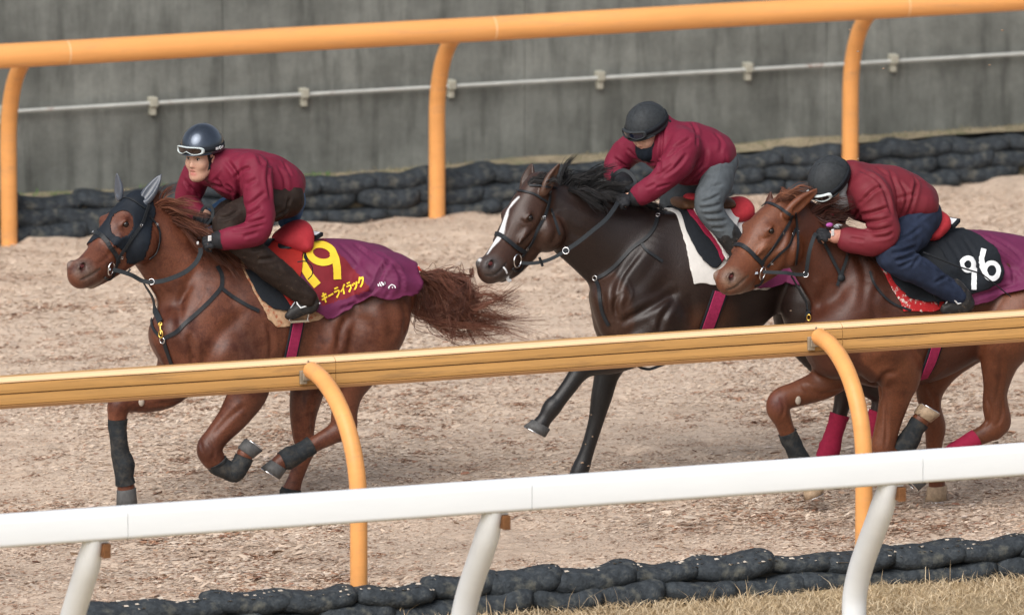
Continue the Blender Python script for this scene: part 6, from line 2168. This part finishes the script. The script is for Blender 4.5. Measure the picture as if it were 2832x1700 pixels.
# black under-sleeve, gloves, wristband
c = SDF()
r1.limb(c, [(636, 659, -.31, 28), (610, 662, -.29, 26), (598, 664, -.28, 23)], .02)
r1.cloth(c, 'cuff', M['glove'], .005, .0015, 60, 5)
c = SDF()
r1.limb(c, [(556, 592, .12, 22), (568, 598, .09, 20)], .02)
r1.cloth(c, 'cuff', M['glove'], .005, .0015, 60, 5)
r1.cloth(gl1, 'glove', M['glove'], .0042, .001, 90, 6, smooth=1)
fd = U(628, 658, 2.35 - .30) - U(590, 664, 2.35 - .30)
plate(U(580, 659, 2.35 - .318), fd, (.2, -.3, 1), .010, .016, .003, 'wristband', M['white_print'], r1.o)
plate(U(547, 672, 2.35 - .305), fd, (.2, -.3, 1), .006, .009, .002, 'glove_tab', M['white_print'], r1.o)
MB().ball(U(592, 655, 2.35 - .298), (.005, .006, .017), 6, 10).build('bare_wrist', new_mat('wrist_skin', SK, .5), r1.o)
t = SDF()
r1.limb(t, [(790, 545, 0, 44, 1.4), (806, 556, .06, 40, 1.0)], .04)
r1.limb(t, [(p[0], p[1], p[2], p[3]) for p in legf1], .04)
r1.limb(t, [(800, 545, .08, 36), (812, 572, .12, 30), (796, 610, .18, 28)], .03)
r1.cloth(t, 'jeans', M['jeans_blue'], .0075, .004, 30, 7)
t = SDF()
r1.limb(t, [(785, 545, -.08, 46), (790, 560, -.08, 42)], .04)
r1.limb(t, [(p[0], p[1], p[2] - .004, p[3] + 4) for p in legn1], .04)
r1.limb(t, [(610, 600, .10, 30), (660, 575, .04, 38), (730, 560, 0, 40)], .04)
cr = folds(zA, (1720, 1230, 1850, 1180, 1980, 1120, .010, .012), (1880, 1150, 2000, 1190, 2080, 1180, .009, .012), (1800, 1290, 1930, 1260, 2040, 1220, .009, .010), (1960, 1020, 2060, 960, 2150, 900, .010, .009), (1850, 1380, 2000, 1360, 2150, 1310, .010, .008), (1500, 1000, 1600, 980, 1690, 920, .010, .010), (2000, 1300, 2130, 1440, .010, .007), (2080, 1000, 2160, 800, .010, .008))
r1.cloth(t, 'chaps', M['chaps'], .007, .005, 34, 8, cr)


def boot(r, pts, toe, mat='boot', name='boot', amp=.003, seed=0):
    s = SDF()
    r.limb(s, pts, .03)
    r.limb(s, toe, .02, sc=.85)
    return r.cloth(s, name, M[mat], .006, amp, 50, seed)


boot(r1, [(815, 795, -.327, 27), (845, 822, -.327, 26), (856, 842, -.327, 24)], [(860, 836, -.327, 24), (838, 850, -.33, 22), (814, 864, -.33, 18), (800, 872, -.33, 12)], seed=3)
boot(r1, [(810, 800, .32, 26), (830, 822, .32, 25), (840, 842, .32, 23)], [(842, 846, .32, 22), (815, 853, .33, 20), (785, 858, .33, 14)], seed=4)
hel1 = r1.helmet(M['helmet_gloss'], drop=.020)
r1.goggles(M['goggle_frame'], M['lens'], .038, .082, logo=True)
MB().tube([r1.P(-.02, .076, .03), r1.P(.016, .070, -.01), r1.P(.026, .063, -.055), r1.P(.050, .040, -.100), r1.P(.070, .0, -.128), r1.P(.050, -.040, -.100), r1.P(.02, -.066, -.04), r1.P(.0, -.076, .03)], .0055, 8).build('chin_strap', M['black_cloth'], r1.o)
MB().tube([r1.P(-.045, .070, .02), r1.P(-.02, .074, -.035), r1.P(.024, .064, -.060)], .0045, 8).build('chin_strap', M['black_cloth'], r1.o)
s = SDF()
s.chain([r1.P(.030, .066, .02), r1.P(.020, .069, -.02), r1.P(.012, .069, -.035)], [.014, .010, .006], .6, .01, u=r1.A[1])
s.chain([r1.P(-.05, .055, .01), r1.P(-.06, .045, -.04)], [.03, .022], 1, .01)
V, F = s.mesh(.005, 1)
link('hair', mesh_np('hair', V, F), M['black_hair'], r1.o)
stirrup(h1, (826, 884), sd1, -.335)
MB().tube([U(*zB(1008, 478), 2.35 - .36), U(*zB(1015, 515), 2.35 - .36), U(*zB(1035, 540), 2.35 - .37), U(*zB(1065, 530), 2.35 - .37), U(*zB(1095, 524), 2.35 - .36), U(*zB(1150, 512), 2.35 - .35)], .0045, 8).build('spur', M['white_print'], r1.o)
wp1 = MB().tube(crom([U(*z3(150, 580), 2.35 - .38), U(*z3(230, 575), 2.35 - .39), U(*z3(290, 620), 2.35 - .39), U(*z3(295, 700), 2.35 - .385), U(*z3(255, 750), 2.35 - .37)], 5), .0035, 6).build('strap_loop', M['leather'], sd1)

# ---------------------------------------------------------------- second rider
r2 = Rider(2.15, (1793, 362, -.02), (-.80, -.38, -.40))
b = r2.b
r2.limb(b, [(1822, 390, 0, 30), (1805, 375, 0, 28)], .03, col=SK)
r2.limb(b, [(1950, 425, 0, 50, 1.2), (1900, 418, 0, 60, 1.1), (1850, 408, 0, 48, 1.25)], .04, col=SK)
r2.limb(b, [(1860, 402, -.10, 28), (1892, 406, -.18, 28), (1866, 462, -.245, 25), (1812, 507, -.22, 22), (1764, 541, -.17, 19)], .03, col=SK)
r2.limb(b, [(1800, 400, .10, 34), (1750, 402, .20, 34), (1706, 450, .25, 28), (1702, 482, .20, 22), (1728, 506, .08, 18)], .03, col=SK)
gl2 = SDF()
W = U(1762, 543, 2.15 - .17); K_ = U(1728, 552, 2.15 - .17)
r2.hand(b, W, K_, 1, SK, (.2, .55, -.8))
r2.hand(gl2, U(1745, 548, 2.15 - .17), U(1727, 553, 2.15 - .172), 1, (1, 1, 1), (.2, .55, -.8), sc=1.1)
W2 = U(1730, 508, 2.15 + .07); K2 = U(1715, 520, 2.15 + .0)
r2.hand(b, W2, K2, -1, SK, (-.3, 0, -.9))
r2.hand(gl2, W2, K2, -1, (1, 1, 1), (-.3, 0, -.9), sc=1.14)
legn2 = [(1990, 452, -.11, 46), (1982, 500, -.19, 43), (1963, 560, -.285, 39), (1975, 600, -.31, 35), (2008, 640, -.325, 30), (2040, 690, -.33, 24), (2062, 728, -.33, 22)]
legf2 = [(1985, 430, .13, 50), (1920, 500, .24, 42), (1860, 560, .30, 36), (1900, 610, .31, 30), (1980, 670, .32, 26), (2030, 720, .32, 22)]
r2.limb(b, [(p[0], p[1], p[2], p[3] * .75) for p in legn2], .03, col=SK)
r2.limb(b, [(p[0], p[1], p[2], p[3] * .75) for p in legf2], .03, col=SK)
r2.body('second rider in maroon jacket and grey jeans with black neck warmer over chin')
r2.eyes()
j = SDF()
r2.limb(j, [(1966, 420, 0, 62, 1.75), (1945, 422, 0, 74, 1.45), (1905, 425, 0, 88, 1.15), (1850, 408, 0, 72, 1.3), (1828, 392, 0, 52, 1.2)], .05)
r2.limb(j, [(1845, 382, 0, 52), (1832, 366, 0, 47), (1824, 352, 0, 42)], .03, sc=1.05)
r2.limb(j, [(1860, 400, -.08, 46), (1892, 406, -.18, 47), (1872, 455, -.25, 42), (1840, 490, -.25, 37), (1800, 520, -.22, 33), (1774, 536, -.19, 31)], .035)
r2.limb(j, [(1800, 405, .10, 46), (1752, 408, .20, 42), (1712, 448, .25, 36), (1700, 478, .22, 31), (1715, 494, .15, 26)], .035)
cr = folds(zD, (1720, 300, 1700, 480, 1690, 640, 1680, 760, .010, .012), (1800, 560, 1880, 510, 1950, 470, .010, .012), (1740, 640, 1840, 560, 1940, 500, .009, .009), (1640, 800, 1740, 740, 1800, 690, .009, .008), (1930, 300, 1990, 400, 2000, 540, .010, .010), (2080, 560, 2070, 660, 2040, 760, .012, .008),
           (1560, 900, 1650, 860, .008, .007), (1700, 800, 1820, 720, 1920, 600, .010, .011), (2150, 420, 2210, 500, 2200, 600, .011, .007), (1880, 860, 1980, 780, 2060, 690, .010, .009), (1960, 840, 2100, 720, .010, .007), (1480, 700, 1560, 690, 1640, 680, .008, .009), (1400, 560, 1480, 640, .009, .009), (1290, 640, 1400, 720, .009, .010), (1330, 760, 1440, 720, .008, .008), (1640, 900, 1780, 860, .008, .006))
r2.cloth(j, 'jacket', M['jacket'], .0068, .0055, 20, 13, cr)
c = SDF()
r2.limb(c, [(1780, 535, -.19, 28), (1762, 545, -.178, 26)], .02)
r2.cloth(c, 'cuff', M['glove'], .005, .0015, 60, 15)
c = SDF()
r2.limb(c, [(1710, 488, .18, 27), (1724, 500, .12, 25), (1734, 510, .06, 23)], .02)
r2.cloth(c, 'cuff', M['glove'], .005, .0015, 60, 15)
r2.cloth(gl2, 'glove', M['glove'], .0042, .001, 90, 16, smooth=1)
t = SDF()
r2.limb(t, [(1990, 445, 0, 46, 1.5), (1965, 452, 0, 44, 1.3)], .04)
r2.limb(t, [(p[0], p[1], p[2], p[3] + 2) for p in legn2], .04)
r2.limb(t, legf2, .04)
cr = folds(zD, (2030, 1020, 2120, 990, 2200, 950, .008, .011), (2020, 1070, 2120, 1060, 2210, 1030, .008, .012), (2050, 1120, 2150, 1120, 2230, 1100, .008, .010), (2080, 1180, 2180, 1180, 2260, 1170, .008, .009), (2080, 900, 2230, 860, .009, .006), (2130, 640, 2290, 560, .009, .007), (2110, 700, 2240, 680, .010, .005), (2220, 600, 2180, 800, 2100, 960, .004, -.003), (2120, 1240, 2240, 1240, .008, .007))
r2.cloth(t, 'jeans', M['jeans_grey'], .007, .004, 32, 17, cr)
boot(r2, [(2012, 645, -.328, 33), (2040, 690, -.332, 29), (2062, 728, -.332, 26), (2070, 745, -.33, 24)], [(2070, 748, -.33, 23), (2045, 756, -.335, 21), (2015, 760, -.335, 15)], seed=13)
boot(r2, [(1990, 680, .32, 28), (2030, 722, .32, 26)], [(2032, 740, .32, 22), (2000, 746, .33, 20), (1972, 750, .33, 14)], seed=14)
r2.helmet(M['helmet_matt'], cover=True, peak=.010)
r2.goggles(M['helmet_matt'], M['lens_blue'], .028, .075, band=True)
# neck warmer pulled over chin and mouth
s = SDF()
P = r2.P
s.ell(P(.046, 0, -.100), (.072, .072, .058), r2.A, .03)
s.chain([P(.02, 0, -.10), P(-.02, 0, -.14), P(-.05, 0, -.16)], [.072, .074, .076], 1, .03)
s.chain([P(-.030, .066, -.030), P(.03, .060, -.068)], [.026, .026], 1, .03)
s.chain([P(-.030, -.066, -.030), P(.03, -.060, -.068)], [.026, .026], 1, .03)
r2.cloth(s, 'neck_warmer', M['gaiter'], .006, .003, 60, 18)
MB().ball(P(-.09, .09, .01), (.014, .01, .02), 6, 10).build('strap_tail', M['black_cloth'], r2.o)
stirrup(h2, (2045, 776), sd2, -.34)

# ---------------------------------------------------------------- third rider
r3 = Rider(.95, (2302, 510, -.05), (-.66, -.30, -.66))
b = r3.b
r3.limb(b, [(2340, 520, 0, 30), (2318, 512, 0, 28)], .03, col=SK)
r3.limb(b, [(2520, 562, 0, 48, 1.25), (2455, 545, 0, 58, 1.15), (2395, 538, 0, 50, 1.25)], .04, col=SK)
r3.limb(b, [(2380, 520, -.10, 36), (2408, 533, -.18, 30), (2440, 610, -.26, 28), (2448, 658, -.28, 25), (2390, 668, -.24, 24), (2330, 656, -.20, 20), (2310, 654, -.2, 18)], .03, col=SKR)
r3.limb(b, [(2340, 520, .10, 36), (2330, 530, .20, 36), (2300, 600, .25, 30), (2310, 630, .2, 24), (2330, 650, .08, 18)], .03, col=SK)
gl3 = SDF()
W = U(2312, 655, .95 - .20); K_ = U(2285, 650, .95 - .19)
r3.hand(b, W, K_, 1, SK, (.2, .55, -.8))
r3.hand(gl3, U(2304, 655, .95 - .20), U(2282, 650, .95 - .192), 1, (1, 1, 1), (.2, .55, -.8), sc=1.1)
W2 = U(2330, 640, .95 + .05); K2 = U(2318, 645, .95 + .0)
r3.hand(b, W2, K2, -1, SK, (-.3, 0, -.9))
legn3 = [(2548, 604, -.11, 50), (2510, 655, -.20, 48), (2470, 700, -.30, 44), (2495, 728, -.33, 40), (2545, 752, -.345, 36), (2610, 790, -.35, 29), (2650, 818, -.35, 25)]
legf3 = [(2545, 590, .13, 54), (2480, 640, .24, 46), (2420, 690, .31, 40), (2470, 740, .32, 34), (2560, 790, .33, 28), (2610, 820, .33, 24)]
r3.limb(b, [(p[0], p[1], p[2], p[3] * .75) for p in legn3], .03, col=SK)
r3.limb(b, [(p[0], p[1], p[2], p[3] * .75) for p in legf3], .03, col=SK)
r3.body('third rider bent low in faded maroon jacket and navy jeans, face behind mane')
r3.eyes()
j = SDF()
r3.limb(j, [(2524, 556, 0, 66, 1.65), (2500, 550, 0, 74, 1.45), (2460, 542, 0, 82, 1.25), (2400, 536, 0, 80, 1.25), (2372, 520, 0, 60, 1.2)], .05)
r3.limb(j, [(2375, 505, 0, 52), (2356, 490, 0, 46)], .03)
r3.limb(j, [(2385, 520, -.08, 50), (2408, 534, -.18, 52), (2436, 600, -.26, 47), (2446, 642, -.30, 43), (2425, 666, -.30, 38), (2380, 668, -.25, 36), (2345, 662, -.21, 31)], .035)
r3.limb(j, [(2350, 530, .10, 48), (2332, 540, .20, 44), (2304, 598, .25, 38), (2310, 630, .2, 30), (2324, 642, .12, 25)], .035)
cr = folds(zF_, (1200, 250, 1330, 320, 1400, 430, 1450, 600, .012, .014), (1220, 480, 1320, 400, 1390, 380, .010, .010), (1210, 600, 1310, 580, 1430, 540, .010, .013), (1220, 660, 1330, 650, 1450, 620, .009, .012), (1230, 720, 1340, 720, 1460, 690, .009, .011), (1290, 780, 1400, 770, 1460, 740, .009, .008), (1430, 250, 1490, 420, 1500, 600, .012, .010),
           (1580, 260, 1640, 360, 1600, 520, 1560, 620, .010, .010), (1190, 520, 1280, 440, .009, .008), (1500, 330, 1570, 450, 1520, 620, .011, .008), (1640, 330, 1610, 470, .009, .008), (1330, 230, 1420, 300, .011, .007), (1120, 780, 1240, 800, .009, .007), (1480, 480, 1640, 430, .010, .006), (1140, 640, 1200, 560, .008, .009))
r3.cloth(j, 'jacket', M['jacket3'], .0068, .0055, 20, 23, cr)
r3.cloth(gl3, 'glove', M['glove'], .0042, .001, 90, 26, smooth=1)
plate(U(2303, 643, .95 - .238), (1, 0, .1), (.15, -.3, 1), .008, .020, .003, 'wristband', M['white_print'], r3.o)
MB().ball(U(2294, 622, .95 - .20), (.022, .012, .013), 6, 10).build('glove_back', new_mat('violet_glove', (.36, .08, .30), .6), r3.o)
MB().ball(U(2318, 626, .95 - .14), (.030, .012, .014), 6, 10).build('glove_back', M['mask'], r3.o)
t = SDF()
r3.limb(t, [(2550, 590, 0, 50, 1.5), (2520, 596, 0, 46, 1.3)], .04)
r3.limb(t, [(p[0], p[1], p[2], p[3] + 3) for p in legn3], .04)
r3.limb(t, legf3, .04)
cr = folds(zF_, (1440, 900, 1540, 880, 1640, 850, .010, .013), (1470, 960, 1570, 930, 1660, 890, .009, .013), (1500, 1010, 1620, 950, .009, .009), (1480, 790, 1580, 760, 1680, 690, .010, .009), (1600, 1010, 1680, 900, .009, .008), (1640, 640, 1760, 560, .010, .007), (1780, 1130, 1850, 1090, 1930, 1060, .009, .008), (1700, 960, 1840, 1060, .009, .007), (1420, 840, 1500, 820, .009, .009), (1830, 1080, 1930, 1130, .008, .007))
r3.cloth(t, 'jeans', M['jeans_navy'], .007, .0045, 30, 27, cr)
boot(r3, [(2640, 795, -.352, 24), (2662, 822, -.352, 25), (2670, 838, -.352, 24)], [(2672, 842, -.352, 23), (2645, 850, -.355, 21), (2615, 854, -.355, 15)], seed=23)
boot(r3, [(2600, 815, .33, 26), (2620, 842, .33, 24)], [(2622, 846, .33, 22), (2590, 852, .33, 20), (2560, 856, .33, 14)], seed=24)
MB().tube([U(*zF_(1850, 1183), .95 - .385), U(*zF_(1905, 1195), .95 - .395), U(*zF_(1925, 1250), .95 - .395), U(*zF_(1960, 1290), .95 - .395), U(*zF_(2003, 1275), .95 - .39)], .0045, 8).build('spur', M['white_print'], r3.o)
r3.helmet(M['helmet_matt'], cover=True, peak=.012)
r3.goggles(M['goggle_frame'], M['lens'], .018, .062)
s = SDF()
P = r3.P
s.ell(P(.040, 0, -.075), (.070, .068, .060), r3.A, .03)
s.chain([P(.02, 0, -.08), P(-.03, 0, -.12), P(-.05, 0, -.14)], [.066, .064, .062], 1, .03)
s.chain([P(-.02, .066, -.02), P(.03, .060, -.05), P(.05, .04, -.13)], [.022, .022, .03], 1, .03)
r3.cloth(s, 'neck_warmer', M['mask'], .006, .004, 50, 28)
MB().tube([U(*zF_(1690, 890), .95 - .36), U(*zF_(1960, 1000), .95 - .42), U(*zF_(2150, 1060), .95 - .40), U(*zF_(2370, 1235), .95 - .36)], [.006, .005, .0045, .003], 8).build('whip', M['leather'], None)
wp = bpy.data.objects['whip']
tag(wp, 'thin black riding whip lying across the white number 96', 'whip')
stirrup(h3, (2640, 866), sd3, -.36)
